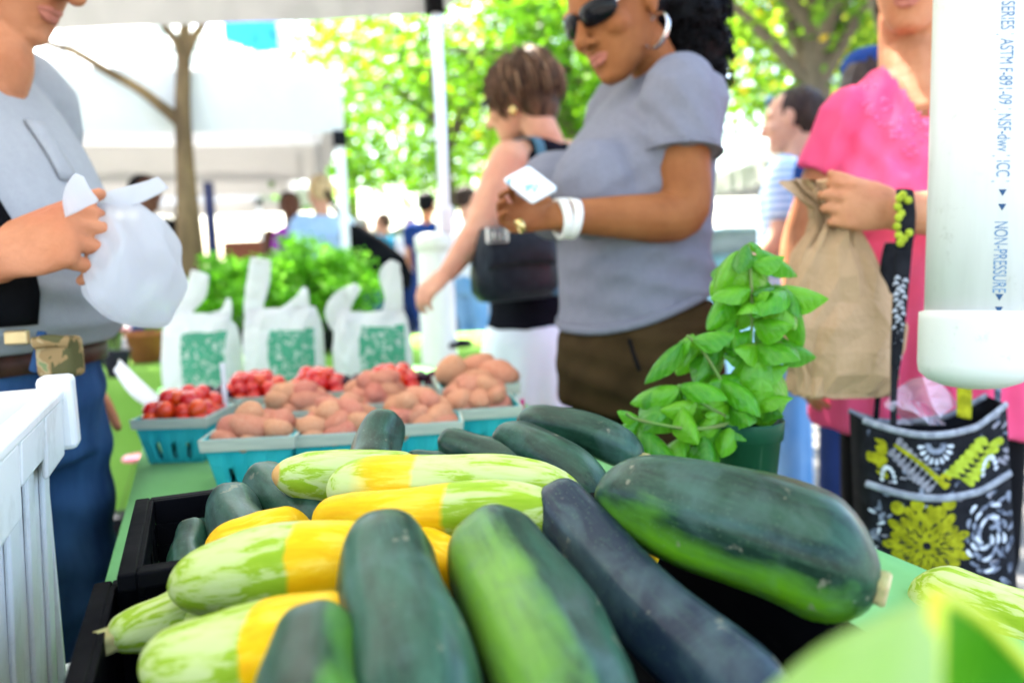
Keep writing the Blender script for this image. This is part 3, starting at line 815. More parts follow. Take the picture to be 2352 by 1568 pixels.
# potatoes, tomatoes, cherries as shared meshes
k = N_('potato_skin'); v = k.co(); oi = k.n('ShaderNodeObjectInfo').outputs['Random']
mp = k.n('ShaderNodeVectorMath', operation='ADD'); k.set(mp.inputs[0], v); cmb = k.n('ShaderNodeCombineXYZ'); k.set(cmb.inputs[0], k.math('MULTIPLY', oi, 9.)); k.set(mp.inputs[1], cmb.outputs[0]); v = mp.outputs[0]
c = k.ramp(k.noise(v, 22, 5), [(.32, (.54, .17, .085)), (.50, (.66, .29, .14)), (.68, (.72, .39, .20))])
c = k.mix(k.ramp(k.noise(v, 45, 3), [(.62, 0), (.72, .8)]), c, (.42, .10, .10))
eye = k.n('ShaderNodeTexVoronoi', i_0=v, i_Scale=46.).outputs[0]
c = k.mix(k.ramp(eye, [(.06, .7), (.13, 0)]), c, (.22, .10, .06))
c = k.mix(k.ramp(oi, [(.2, 0), (1, .8)]), c, (.56, .13, .10))
c = k.mix(k.ramp(k.noise(v, 9, 3), [(.45, 0), (.7, .45)]), c, (.74, .50, .30))
k.bump(k.math('ADD', k.noise(v, 160, 3), k.ramp(eye, [(.06, 0), (.16, 1)])), .45, .002)
M['potato'] = k.fin(c, .62, .35)
k = N_('tomato_skin'); oi = k.n('ShaderNodeObjectInfo').outputs['Random']
c = k.ramp(oi, [(0, (.55, .006, .006)), (.6, (.66, .014, .006)), (1, (.74, .07, .006))])
M['tomato'] = k.fin(c, .22, 1.2, coat=1.0, coatr=.10, sss=.1, sssr=(.006, .002, .001))
k = N_('dark_berry'); oi = k.n('ShaderNodeObjectInfo').outputs['Random']
M['berry'] = k.fin(k.ramp(oi, [(0, (.025, .006, .018)), (1, (.07, .008, .02))]), .22, .5, coat=.4, coatr=.1)
M['calyx'] = simple('calyx', (.05, .18, .02), rough=.6)
def lump(name, mat, seed, el, amp, sub=3):
    bm = bmesh.new(); bmesh.ops.create_icosphere(bm, subdivisions=sub, radius=1.0)
    V = np.array([v.co[:] for v in bm.verts]); Fc = [tuple(v.index for v in f.verts) for f in bm.faces]; bm.free()
    d = 1 + amp * hashn(V, 1.7, seed)
    V = V * d[:, None] * A(*el); V[:, 2] += .08 * V[:, 0] ** 2
    o = obj(name, V, Fc, mat); me = o.data; bpy.data.objects.remove(o); return me
POT = [lump('potato', M['potato'], s, el, .17) for s, el in ((1, (1.2, 1, .92)), (2, (1.35, .95, .9)), (3, (1.05, 1, .95)), (4, (1.5, 1.02, .95)))]
TOM = [lump('cherry_tomato', M['tomato'], s, (1.0, 1.0, el), .02, 3) for s, el in ((1, 1.0), (2, 1.12))]
BER = [lump('dark_cherry', M['berry'], 3, (1, 1, .95), .03, 2)]
def fruit(meshes, name, c, r, label, cat, group, rg):
    o = bpy.data.objects.new(name, rg.choice(meshes)); COL.objects.link(o)
    o.location = tuple(float(x) for x in c); o.scale = (r,) * 3
    o.rotation_euler = (rg.uniform(-.5, .5), rg.uniform(-.5, .5), rg.uniform(0, 6.28))
    return tag(o, label, cat, group)
ROWS = {1: ['centre'], 2: ['front', 'back'], 3: ['front', 'middle', 'back'], 4: ['front', 'second', 'third', 'back']}
COLS = {1: [''], 2: ['left', 'right'], 3: ['left', 'middle', 'right'], 4: ['far left', 'left', 'right', 'far right']}
def heap(c, yaw, sc, meshes, name, r, kind_, where, cat, group, rg, layers):
    """layers: (height above the base, half extent, n x n grid, jitter), lowest first"""
    R = rotz(yaw); lay = ['bottom', 'top'] if len(layers) == 2 else ['bottom', 'middle', 'top']
    for li, (z, ext, n, jit) in enumerate(layers):
        for i in range(n):
            for j in range(n):
                x = (-ext + 2 * ext * (i + .5) / n); y = (-ext + 2 * ext * (j + .5) / n)
                q = R @ A((x + rg.uniform(-jit, jit)) * sc, (y + rg.uniform(-jit, jit)) * sc, 0)
                lab = '%s, %s layer, %s row %s, in the %s' % (kind_, lay[li], ROWS[n][j], COLS[n][i], where)
                fruit(meshes, name, A(c[0] + q[0], c[1] + q[1], c[2] + z * sc + rg.uniform(-.004, .004)), r * rg.uniform(.88, 1.14), lab.replace(' ,', ','), cat, group, rg)
PG, TG, BG = 'red-skinned potatoes heaped in baskets', 'cherry tomatoes heaped in baskets', 'dark cherries in baskets'
def tb_pt(u, v): return onz(u, v, TZ + .002)
potato_b = [  # base centre pixel, yaw, scale, words
    ((603, 1106), .06, 1.0, 'front left potato basket', [(.072, .060, 3, .005), (.092, .046, 3, .006), (.110, .020, 1, .010)]),
    ((786, 1092), .10, .97, 'front middle potato basket', [(.074, .060, 3, .005), (.094, .048, 3, .006), (.114, .026, 2, .006)]),
    ((968, 1068), .12, .98, 'front right potato basket', [(.074, .060, 3, .005), (.094, .048, 3, .006), (.112, .026, 2, .006)]),
    ((690, 1030), .04, .95, 'second-row left potato basket', [(.08, .058, 3, .006), (.100, .045, 3, .006), (.118, .028, 2, .006)]),
    ((872, 1015), .08, 1.0, 'second-row middle potato basket', [(.08, .058, 3, .006), (.100, .045, 3, .006), (.120, .028, 2, .006)]),
    ((1100, 1030), .16, 1.0, 'right-hand potato basket', [(.078, .058, 3, .006), (.098, .045, 3, .006), (.116, .028, 2, .006)]),
]
rg = random.Random(5)
for (uv, yaw, sc, words, lay) in potato_b:
    c = tb_pt(*uv); basket(c, yaw, 'turquoise berry basket, the ' + words, sc)
    heap(c, yaw, sc, POT, 'potato', .0212, 'red-skinned potato', words, 'potato', PG, rg, lay)
c = tb_pt(1094, 980); basket(c, .18, 'turquoise basket of large potatoes, rearmost at the right', 1.12)
for dx, dz, r, dy in ((-.045, .112, .036, -.01), (.005, .118, .030, .03), (.048, .108, .035, -.005), (-.05, .095, .03, .04), (.0, .098, .03, -.045), (.05, .095, .028, .045)):
    fruit(POT, 'potato', A(c[0] + dx, c[1] + dy, c[2] + dz), r, 'large red-skinned potato at the %s%s of the rearmost basket' % ('front ' if dy < 0 else 'back ', 'left' if dx < -.02 else 'right' if dx > .02 else 'middle'), 'potato', PG, rg)
M['pink'] = simple('pink_card', (.75, .05, .25), rough=.6)
o = MB().box(P(1200, 935, 1.52), (.004, .002, .016)).build('price_tag', M['pink'], origin=P(1200, 950, 1.52)); tag(o, 'small bright pink tag at the corner of the rearmost potato basket', 'tag')
TL = [(.080, .064, 4, .004), (.098, .054, 4, .005), (.116, .034, 3, .005)]
for (uv, yaw, sc, words) in (((432, 1046), -.02, .95, 'left front tomato basket'), ((590, 990), .04, .95, 'left rear tomato basket'), ((735, 978), .06, .95, 'middle rear tomato basket'), ((905, 968), .1, .95, 'right rear tomato basket')):
    c = tb_pt(*uv); basket(c, yaw, 'turquoise berry basket, the ' + words, sc)
    heap(c, yaw, sc, TOM, 'cherry_tomato', .0155, 'red cherry tomato', words, 'tomato', TG, rg, TL)
for (uv, yaw, sc, words) in (((505, 1000), .0, .9, 'left cherry basket'), ((825, 965), .06, .9, 'middle cherry basket'), ((1000, 955), .1, .9, 'right cherry basket')):
    c = tb_pt(*uv); basket(c, yaw, 'turquoise berry basket, the ' + words, sc)
    heap(c, yaw, sc, BER, 'dark_cherry', .0130, 'dark purple cherry', words, 'cherry', BG, rg, [(.080, .058, 4, .004), (.098, .045, 3, .005)])
# price stake and leaning card
M['card'] = simple('white_card', (.82, .82, .82), (.76, .76, .77), 30, rough=.55)
a = P(511, 838, 1.50); o = bevel(MB().box(a + A(0, 0, -.045), (.0045, .0015, .05), rotz(.2)).build('price_stake', M['card'], origin=a + A(0, 0, -.095)), .001)
tag(o, 'thin white plastic stake standing in the tomato basket', 'stake')
pa, pb = P(268, 838, 1.72), P(372, 930, 1.60); wv = nrm(np.cross(pb - pa, FWD)) * .017; V = []; Fc = []
for i in range(13):
    t = i / 12; wd_ = (.55 + .6 * math.sin(math.pi * min(1, t * .85 + .12))); q = pa + (pb - pa) * t + UPV * -.012 * math.sin(math.pi * t)
    V += [q - wv * wd_, q + FWD * .006, q + wv * wd_]
    if i: b = i * 3; Fc += [(b - 3, b - 2, b + 1, b), (b - 2, b - 1, b + 2, b + 1)]
o = obj('price_card', V, Fc, M['card'], origin=pb); solid(o, .0015); tag(o, 'curved white plastic card leaning over the corner tomato basket', 'card')

# ------------------------------------------------------------------ white carrier bags with green print
def see_through(k, f):
    """thin film: part of the light passes straight through"""
    src = k.out.inputs[0].links[0].from_socket; tp = k.n('ShaderNodeBsdfTransparent'); mx = k.n('ShaderNodeMixShader'); mx.inputs[0].default_value = f
    k.t.links.new(src, mx.inputs[1]); k.t.links.new(tp.outputs[0], mx.inputs[2]); k.t.links.new(mx.outputs[0], k.out.inputs[0])
def bag_mat(seed):
    k = N_('carrier_bag'); v = k.co(); x, y, z = k.sep(v)
    def band(s, a, b, soft=.004):
        return k.math('MULTIPLY', k.ramp(s, [(0, 0), (1, 1)]) if False else k.math('GREATER_THAN', s, a), k.math('LESS_THAN', s, b))
    reg = k.math('MULTIPLY', k.math('MULTIPLY', band(x, k.math('ADD', -.036, k.math('MULTIPLY', k.noise(v, 30, 2), .02)), .090), band(z, .006, k.math('ADD', .165, k.math('MULTIPLY', k.noise(v, 25, 2), .03)))), k.math('LESS_THAN', y, -.012))
    mp = k.n('ShaderNodeMapping'); k.set(mp.inputs[0], v); mp.inputs['Location'].default_value = (seed, 0, seed)
    dots = k.n('ShaderNodeTexVoronoi', i_0=mp.outputs[0], i_Scale=75.).outputs[0]
    n = k.noise(mp.outputs[0], 70, 4)
    pr = k.ramp(k.math('ADD', k.math('MULTIPLY', dots, .25), k.math('MULTIPLY', k.noise(mp.outputs[0], 46, 5, .6, 1.5), .75)), [(.40, .25), (.47, .95)])
    col = k.mix(k.math('MULTIPLY', reg, pr), (.88, .88, .88), (.02, .36, .20))
    k.bump(k.noise(v, 24, 6, .65, 1.6), .9, .02)
    k.fin(col, .42, .6); k.translucent(.45, col); see_through(k, .05); return k.m
def carrier(c, yaw, w, d, h, ears, label, seed):
    rt = root('carrier_bag', c, label, 'bag', 'white carrier bags with green print'); rt.rotation_euler = (0, 0, yaw)
    n = 72; th = np.linspace(0, 2 * math.pi, n, endpoint=False); rings = []
    pf = catmull([(0, .72, .75), (.01, .92, .94), (.06, 1.0, 1.02), (.13, .99, .92), (.175, .95, .66), (.20, .90, .36), (.215, .86, .16)], 6)
    for z, fw_, fd in pf:
        cx_, sx_ = np.cos(th), np.sin(th); ex = .42
        xx = np.sign(cx_) * np.abs(cx_) ** ex * w * fw_; yy = np.sign(sx_) * np.abs(sx_) ** ex * d * fd
        q = np.stack([xx, yy, np.full(n, z * h / .215)], 1)
        am = .004 + .010 * (z / .215) ** 2
        q += ((hashn(q * A(1, 1, .35), 55, seed) + .5 * np.abs(hashn(q * A(1, 1, .5), 120, seed + 9))) * am)[:, None] * np.stack([cx_ * .5, sx_, .25 * np.ones(n)], 1)
        rings.append(q)
    V, Fc = loft(rings); m = bag_mat(seed * 1.7)
    ORG[rt.name] = np.zeros(3)
    obj('bag_body', V, Fc, m, rt)
    for pts, wd_ in ears:
        V, Fc = tube([A(*p) for p in pts], [(q, .0025) for q in wd_], 16, ref=A(1, 0, .2), k=7)
        V = np.array(V); V[:, 1] += hashn(V * A(1, 1, .4), 130, seed + 4) * .006
        obj('handle', V, Fc, m, rt)
    return rt
hb = .215
carrier(onz(470, 912, TZ + .002), -.12, .100, .055, .225, [([(-.045, 0, .19), (-.035, 0, .24), (.0, -.005, .285), (.018, -.005, .335)], (.036, .022, .030, .026)), ([(.05, .01, .20), (.075, .01, .225), (.082, .012, .262)], (.034, .018, .008))],
        'white carrier bag with green print, leftmost of the three', 1)
carrier(onz(660, 908, TZ + .002), .02, .100, .055, .235, [([(-.06, 0, .19), (-.072, 0, .24), (-.058, 0, .30), (-.045, 0, .365)], (.034, .026, .030, .026)), ([(.03, .01, .21), (.052, .01, .25), (.062, .01, .285)], (.045, .022, .008))],
        'white carrier bag with green print, middle one with a tall upright handle', 2)
carrier(onz(862, 900, TZ + .002), .05, .102, .055, .215, [([(-.07, 0, .18), (-.088, 0, .215), (-.07, -.005, .25), (-.03, -.005, .285)], (.034, .034, .028, .012)), ([(.05, .01, .19), (.062, .01, .25), (.055, .012, .31), (.07, .012, .345)], (.03, .024, .030, .014))],
        'white carrier bag with paler green print, rightmost of the three', 3)

# ------------------------------------------------------------------ basil in a pot
pc = onz(1716, 1112, TZ + .003); pc = A(P(1716, 960, 1.03)[0], P(1716, 960, 1.03)[1], TZ + .003)
bas = root('basil_plant', pc, 'bushy green basil plant in a dark green pot', 'plant')
k = N_('green_pot'); v = k.co(); M['pot'] = k.fin(k.mix(k.ramp(k.noise(k.co('Object', (40, 40, 2)), 1.2, 3), [(.62, 0), (.72, .4)]), (.010, .060, .030), (.16, .24, .17)), .40, .5)
zr = P(1716, 962, 1.03)[2] - pc[2]
obj('pot', *lathe([(.031, 0), (.033, .002), (.0425, zr - .026), (.0455, zr - .025), (.0475, zr - .002), (.0465, zr), (.044, zr - .001), (.0415, zr - .02), (.040, zr - .03)], pc, 48), M['pot'], bas)
M['soil'] = simple('soil', (.035, .022, .015), (.06, .04, .025), 90, rough=.95, bump=.8, bscale=200)
obj('soil', *lathe([(.0415, zr - .020), (.02, zr - .014), (.001, zr - .012)], pc, 24), M['soil'], bas)
k = N_('basil_leaf'); v = k.co(); x, y, z = k.sep(v)
ax_ = k.math('ABSOLUTE', x)
vein = k.n('ShaderNodeTexWave', wave_type='BANDS', bands_direction='Y', i_Scale=1.7, i_Distortion=2.2)
cmb = k.n('ShaderNodeCombineXYZ'); k.set(cmb.inputs[1], k.math('SUBTRACT', y, k.math('MULTIPLY', ax_, .9))); k.set(vein.inputs[0], cmb.outputs[0])
vv = k.ramp(vein.outputs[1], [(.0, 0), (.35, 1)]); mid = k.ramp(ax_, [(.0, 0), (.03, 1)])
hgt = k.math('MULTIPLY', vv, mid)
oi = k.n('ShaderNodeObjectInfo').outputs['Random']
lc = k.ramp(k.noise(v, 4, 3), [(.3, (.04, .26, .003)), (.7, (.10, .40, .006))])
lc = k.mix(k.ramp(oi, [(.5, 0), (1, .6)]), lc, (.20, .48, .014))
lc = k.mix(k.ramp(oi, [(0, .75), (.45, 0)]), lc, (.018, .13, .004))
lc = k.mix(k.math('MULTIPLY', k.math('SUBTRACT', 1.0, hgt), .22), lc, (.20, .44, .06))
k.bump(k.math('ADD', hgt, k.math('MULTIPLY', k.noise(v, 6, 2), 1.2)), .20, .06)
k.fin(lc, .32, 1.2, coat=.55, coatr=.22); M['basil'] = k.translucent(.28, (.22, .55, .03))
def leaf_mesh(bendy, cup, twist, seed, name='leaf'):
    V = []; Fc = []; nu, nv = 14, 8
    for i in range(nu + 1):
        t = i / nu; wd_ = .36 * (math.sin(math.pi * t ** .78)) ** .85 * (1 - .25 * t) + .004
        for j in range(nv + 1):
            s = j / nv * 2 - 1
            x = s * wd_; y = t; z = -bendy * t * t - cup * s * s * wd_ + .010 * abs(s) * math.sin(t * 20 + seed) * math.sin(math.pi * t) + .03 * (1 - abs(s)) * -1 * (abs(s) < .2)
            a = twist * t; V.append((x * math.cos(a) - z * math.sin(a), y - .25 * bendy * t ** 3, x * math.sin(a) + z * math.cos(a)))
    for i in range(nu):
        for j in range(nv): a = i * (nv + 1) + j; Fc.append((a, a + 1, a + nv + 2, a + nv + 1))
    o = obj(name, V, Fc, M['basil']); me = o.data; bpy.data.objects.remove(o); return me
LM = [leaf_mesh(.35, .95, .1, 0), leaf_mesh(.55, 1.1, -.15, 2), leaf_mesh(.25, 1.25, .05, 4), leaf_mesh(.7, .9, .2, 6)]
def put_leaf(base, tip, wpx_m, parent, normal, mi):
    """leaf from base to tip; wpx_m real width"""
    d = tip - base; L = np.linalg.norm(d); y = d / L
    z = nrm(normal - y * (normal @ y)); x = np.cross(y, z)
    o = bpy.data.objects.new('leaf', LM[mi]); COL.objects.link(o); o.parent = parent
    sx = wpx_m / .62; sy = L * 1.02; sz = (sx + sy) / 2
    q = base - ORG[parent.name]
    o.matrix_local = Matrix([[x[i] * sx, y[i] * sy, z[i] * sz, q[i]] for i in range(3)] + [[0, 0, 0, 1]])
    return o
rg = random.Random(3)
GL = [((1702, 598), (1706, 752), 108, 0, 1.0, 1.0), ((1694, 575), (1627, 682), 50, 1, 1.0, .99), ((1735, 568), (1864, 606), 46, 0, 1.0, 1.02), ((1742, 588), (1778, 660), 70, 2, 1.05, 1.04),
      ((1752, 640), (1822, 696), 54, 1, 1.03, 1.0), ((1800, 668), (1908, 806), 52, 3, 1.0, .985), ((1684, 648), (1618, 742), 58, 2, 1.02, .99), ((1690, 735), (1638, 786), 34, 0, 1.0, .97),
      ((1572, 782), (1472, 838), 40, 1, 1.0, .96), ((1592, 766), (1552, 852), 62, 0, 1.02, 1.0), ((1668, 772), (1606, 872), 60, 2, 1.01, .97), ((1742, 800), (1776, 956), 116, 1, .99, .94),
      ((1738, 742), (1836, 800), 60, 0, 1.04, 1.02), ((1758, 790), (1818, 866), 48, 3, 1.03, 1.0), ((1562, 888), (1488, 966), 80, 0, 1.0, .95), ((1560, 888), (1664, 955), 60, 1, 1.0, .97),
      ((1568, 932), (1612, 1006), 50, 2, .97, .93), ((1468, 980), (1588, 1056), 72, 0, .98, .94), ((1618, 1000), (1634, 1066), 62, 2, .97, .94), ((1668, 960), (1722, 992), 40, 0, .98, .95),
      ((1688, 972), (1660, 1028), 40, 1, .97, .94), ((1682, 742), (1688, 806), 44, 2, 1.0, .97), ((1575, 1000), (1560, 1062), 62, 1, .99, .95), ((1716, 840), (1690, 905), 40, 2, 1.0, .98), ((1715, 560), (1700, 610), 40, 0, 1.0, .97),
      ((1722, 556), (1770, 548), 34, 1, 1.0, 1.03), ((1470, 960), (1432, 935), 30, 0, .99, .97), ((1470, 962), (1420, 975), 34, 1, .99, .97), ((1490, 950), (1500, 905), 30, 2, .99, .98)]
for i, (b, t, wpx, mi, db, dt) in enumerate(GL):
    pb_, pt_ = P(b[0], b[1], db * 1.03), P(t[0], t[1], dt * 1.03)
    put_leaf(pb_, pt_, wpx * 1.2 / F_PX, bas, -FWD * .8 + UPV * .75 + RGT * rg.uniform(-.35, .35), mi)
stems = [[(1718, 968, 1.03), (1722, 850, 1.035), (1728, 700, 1.03), (1718, 562, 1.03)], [(1700, 968, 1.03), (1660, 880, 1.02), (1610, 800, 1.02), (1580, 772, 1.02)],
         [(1690, 968, 1.02), (1620, 930, 1.0), (1560, 885, 1.01)], [(1690, 970, 1.01), (1590, 985, .985), (1470, 965, 1.0), (1440, 950, 1.0)], [(1728, 720, 1.03), (1770, 660, 1.04), (1805, 662, 1.03)], [(1722, 850, 1.035), (1750, 800, 1.04), (1790, 770, 1.05)]]
M['basil_stem'] = simple('basil_stem', (.12, .26, .05), (.16, .2, .06), 30, rough=.5)
SP = []
for st in stems:
    pts = [P(*q) for q in st]; obj('stem', *tube(pts, [.0032] + [.0022] * (len(pts) - 1), 8), M['basil_stem'], bas); SP.append(catmull(pts, 8))
for i in range(46):
    s = SP[i % len(SP)] if i % 3 else SP[0]; q = s[rg.randrange(4, len(s))]
    a = rg.uniform(0, 6.28); d = A(math.cos(a), math.sin(a) * .8, rg.uniform(-.35, .45)); l = rg.uniform(.038, .072)
    put_leaf(q, q + nrm(d) * l, l * rg.uniform(.5, .68), bas, A(rg.uniform(-.4, .4), -.5, .8), rg.randrange(4))
# ------------------------------------------------------------------ people
def skin(name, c, c2, red=(.5, .2, .14), sss=.12):
    k = N_(name); v = k.co()
    col = k.ramp(k.noise(v, 14, 5), [(.35, c), (.65, c2)])
    col = k.mix(k.ramp(k.noise(v, 7, 3), [(.5, 0), (.75, .4)]), col, red)
    col = k.mix(k.ramp(k.noise(v, 34, 5, .7), [(.45, 0), (.75, .35)]), col, tuple(x * .62 for x in c2))
    k.bump(k.math('ADD', k.math('MULTIPLY', k.noise(v, 420, 3), .25), k.noise(k.co('Object', (1, 1, 1.6)), 95, 4, .6, .6)), .45, .003)
    return k.fin(col, .50, .4, sss=sss, sssr=(.02, .008, .004))
M['skin_brown'] = skin('skin_brown', (.33, .125, .045), (.26, .09, .030), (.36, .12, .06))
M['skin_tan'] = skin('skin_tan', (.58, .27, .14), (.50, .20, .095), (.58, .2, .12))
M['skin_fair'] = skin('skin_fair', (.64, .34, .22), (.56, .27, .17), (.64, .25, .17))
M['skin_ruddy'] = skin('skin_ruddy', (.54, .23, .12), (.45, .17, .08), (.54, .14, .09))
M['skin_dark'] = skin('skin_dark', (.14, .06, .035), (.10, .04, .025), (.16, .06, .04))
def frame(face):
    f = nrm(A(face[0], face[1], 0)); return A(f[1], -f[0], 0), f, A(0, 0, 1)     # right, forward, up
class Body:
    """local frame of a person: right, forward, up from a point on the ground"""
    def __init__(s, loc, face): s.o = A(loc[0], loc[1], 0); s.r, s.f, s.u = frame(face)
    def __call__(s, x, y, z): return s.o + s.r * x + s.f * y + s.u * z
    def ring(s, z, cy_, hw, hd, n=40, ex=.8, cx_=0, tilt=0):
        th = np.linspace(0, 2 * math.pi, n, endpoint=False); c, q = np.cos(th), np.sin(th)
        x = np.sign(c) * np.abs(c) ** ex * hw + cx_; y = np.sign(q) * np.abs(q) ** ex * hd + cy_
        return s.o + x[:, None] * s.r + y[:, None] * s.f + (z + tilt * (y - cy_))[:, None] * s.u
    def torso(s, prof, **kw): return loft([s.ring(*p, **kw) for p in prof])
def head_axes(face, pitch=0, roll=0):
    r, f, u = frame(face)
    f2 = f * math.cos(pitch) - u * math.sin(pitch); u2 = u * math.cos(pitch) + f * math.sin(pitch)
    r3 = r * math.cos(roll) + u2 * math.sin(roll); u3 = u2 * math.cos(roll) - r * math.sin(roll)
    return np.stack([r3, f2, u3], 1)
HEADP = [(-.118, .066, .016, .014), (-.110, .060, .028, .030), (-.092, .042, .042, .052), (-.066, .026, .054, .070), (-.035, .014, .064, .083), (0, .003, .071, .094),
         (.03, -.003, .0745, .0975), (.06, -.008, .072, .093), (.085, -.012, .061, .078), (.103, -.015, .041, .053), (.113, -.016, .014, .02)]
def head_parts(c, H, sc=1.0, nose=1.0, ears=True):
    n = 28; th = np.linspace(0, 2 * math.pi, n, endpoint=False); rings = []
    for z, y, hw, hd in HEADP:
        q = np.stack([np.sign(np.cos(th)) * np.abs(np.cos(th)) ** .9 * hw, y + np.sign(np.sin(th)) * np.abs(np.sin(th)) ** .9 * hd, np.full(n, z)], 1)
        rings.append(q)
    pr = [loft(rings)]
    pr.append(tube([A(0, .090, .022), A(0, .104, -.004), A(0, .116 + .004 * nose, -.030)], [.0075, .0095, .0125 * nose], 10))
    for s in (-1, 1):
        pr.append(ball(A(s * .0125 * nose, .106, -.035), (.0085 * nose, .010, .0075)))
        pr.append(ball(A(s * .040, .060, -.022), (.027, .030, .026)))
        pr.append(ball(A(s * .036, .072, .030), (.032, .018, .011)))
        if ears:
            pr.append(ball(A(s * .0755, -.008, .0), (.009, .019, .030)))
            pr.append(tube([A(s * .080, -.024, -.008), A(s * .085, -.026, .014), A(s * .083, -.008, .028), A(s * .079, .006, .018)], [.0045] * 4, 8))
            pr.append(ball(A(s * .0765, -.004, -.027), (.006, .008, .009)))
    pr.append(ball(A(0, .084, -.060), (.027, .014, .014)))
    pr.append(ball(A(0, .0805, -.100), (.023, .017, .016)))
    pr.append(ball(A(0, .078, .024), (.03, .018, .012)))
    return [(c + (np.asarray(v) * sc) @ H.T, f) for v, f in pr]
def lips_parts(c, H, sc=1.0):
    pr = [tube([A(-.023, .089, -.064), A(-.010, .0985, -.0605), A(0, .0992, -.0625), A(.010, .0985, -.0605), A(.023, .089, -.064)], [(.0018, .002), (.0046, .0045), (.0042, .004), (.0046, .0045), (.0018, .002)], 10, ref=A(0, 0, 1)),
          tube([A(-.021, .0885, -.066), A(-.009, .0965, -.0715), A(0, .0975, -.0725), A(.009, .0965, -.0715), A(.021, .0885, -.066)], [(.0018, .002), (.0055, .005), (.006, .005), (.0055, .005), (.0018, .002)], 10, ref=A(0, 0, 1))]
    return [(c + (np.asarray(v) * sc) @ H.T, f) for v, f in pr]
def hand_parts(wr, f, n, s, curl=(.3, .6, .5), sc=1.0, thumb=(.5, .6, .35), tcurl=.3, spread=.06, curls=None):
    """wr wrist, f finger direction, n palm normal (fingers bend that way), s towards the thumb"""
    f = nrm(f); n = nrm(n - f * (n @ f)); s = nrm(s - f * (s @ f) - n * (s @ n)); pr = []
    kn = wr + f * .092 * sc
    pr.append(tube([wr - f * .02 * sc, wr + f * .018 * sc, wr + f * .055 * sc, wr + f * .088 * sc], [(.026 * sc, .020 * sc), (.033 * sc, .019 * sc), (.042 * sc, .0165 * sc), (.042 * sc, .0125 * sc)], 16, ref=s))
    pr.append(tube([wr + f * .01 * sc + s * .02 * sc, wr + f * .045 * sc + s * .03 * sc + n * .008 * sc], [.014 * sc, .017 * sc], 10))
    for i, (o, ln) in enumerate(((.0315, .071), (.0105, .079), (-.0105, .074), (-.031, .060))):
        b = kn + s * o * sc - f * .008 * sc * (abs(i - 1.2)); d = nrm(f + s * spread * (1.5 - i))
        cu = curls[i] if curls else curl; pts = [b - d * .012 * sc]; rs = [.0095 * sc]; pts.append(b - n * .003 * sc); rs.append(.0098 * sc); a = 0; q = b
        for sg, (fr, rr) in enumerate(((.46, .0088), (.31, .0080), (.25, .0068))):
            a += cu[sg]; dd = d * math.cos(a) + n * math.sin(a)
            q0 = q; q = q + dd * ln * fr * sc
            pts.append((q0 + q) / 2); rs.append(rr * sc); pts.append(q); rs.append((rr - .0003) * sc)
        pr.append(tube(pts, rs, 12, k=2))
    tb_ = wr + f * .025 * sc + s * .026 * sc; td = nrm(f * thumb[0] + s * thumb[1] + n * thumb[2])
    t1 = tb_ + td * .043 * sc; td2 = nrm(td * math.cos(tcurl) + f * math.sin(tcurl)); t2 = t1 + td2 * .032 * sc; t3 = t2 + nrm(td2 + f * tcurl * .6) * .024 * sc
    pr.append(tube([tb_, t1, (t1 + t2) / 2, t2, t3], [.0145 * sc, .0115 * sc, .0102 * sc, .0100 * sc, .0078 * sc], 12, k=2))
    return pr
def arm_parts(sh, el, wr, r=(.052, .046, .040, .040, .036, .026)):
    return [tube([sh, sh + (el - sh) * .5, el + (sh - el) * .08, el + (wr - el) * .18, el + (wr - el) * .5, wr], r, 16, k=4)]
def strands(center, H, n, fn, r0, seed=0, k=3, seg=6):
    """many tapered hair locks in one mesh; fn(rng) -> list of local points"""
    mb = MB(); rg = random.Random(seed)
    for i in range(n):
        pts = [center + H @ np.asarray(p, float) for p in fn(rg)]
        m = len(pts); mb.add(*tube(pts, [r0 * (1.0 - .75 * j / (m - 1)) for j in range(m)], seg, k=k, round_=False))
    return mb
def hair_mat(name, a, b, rough=.42):
    k = N_(name); v = k.co()
    k.bump(k.noise(k.co('Object', (1, 1, .25)), 160, 3), .5, .004)
    return k.fin(k.ramp(k.noise(k.co('Object', (1, 1, .3)), 55, 4), [(.35, a), (.68, b)]), rough, .28)
M['hair_black'] = hair_mat('hair_black', (.0025, .0025, .003), (.006, .006, .007), .5)
M['hair_brown'] = hair_mat('hair_brown', (.035, .022, .016), (.16, .085, .05))
M['hair_dkbrown'] = hair_mat('hair_dark_brown', (.022, .014, .011), (.06, .035, .025))
M['hair_blond'] = hair_mat('hair_blond', (.45, .30, .14), (.6, .43, .24))
M['hair_grey'] = hair_mat('hair_grey', (.28, .25, .22), (.45, .42, .38))
def heather(name, a, b):
    k = N_(name); v = k.co()
    fine = k.noise(k.co('Object', (1, 1, 2.2)), 420, 3, .7); mid = k.noise(v, 70, 4, .65)
    col = k.ramp(k.math('ADD', k.math('MULTIPLY', fine, .72), k.math('MULTIPLY', mid, .28)), [(.30, a), (.70, b)])
    k.bump(k.noise(v, 26, 3, .5, .5), .16, .006)
    return k.fin(col, .9, .1)
M['tee_grey'] = heather('grey_tee', (.155, .155, .185), (.235, .235, .275))
M['tee_vendor'] = heather('light_grey_tee', (.30, .31, .33), (.40, .41, .43))
M['olive'] = fabric('olive_trousers', (.055, .034, .014), (.034, .021, .009), 14, .3, 500)
M['jeans'] = simple('jeans', (.010, .030, .085), (.045, .11, .23), 9, (1, 1, .4), .85, bump=.4, bscale=500, bdist=.001)
M['jeans_dark'] = simple('dark_jeans', (.008, .020, .075), (.012, .03, .11), 9, (1, 1, .4), .85, bump=.4, bscale=500, bdist=.001)
M['jeans_light'] = simple('light_jeans', (.10, .25, .45), (.2, .36, .55), 7, (1, 1, .4), .85)
k = N_('pink_blouse'); v = k.co()
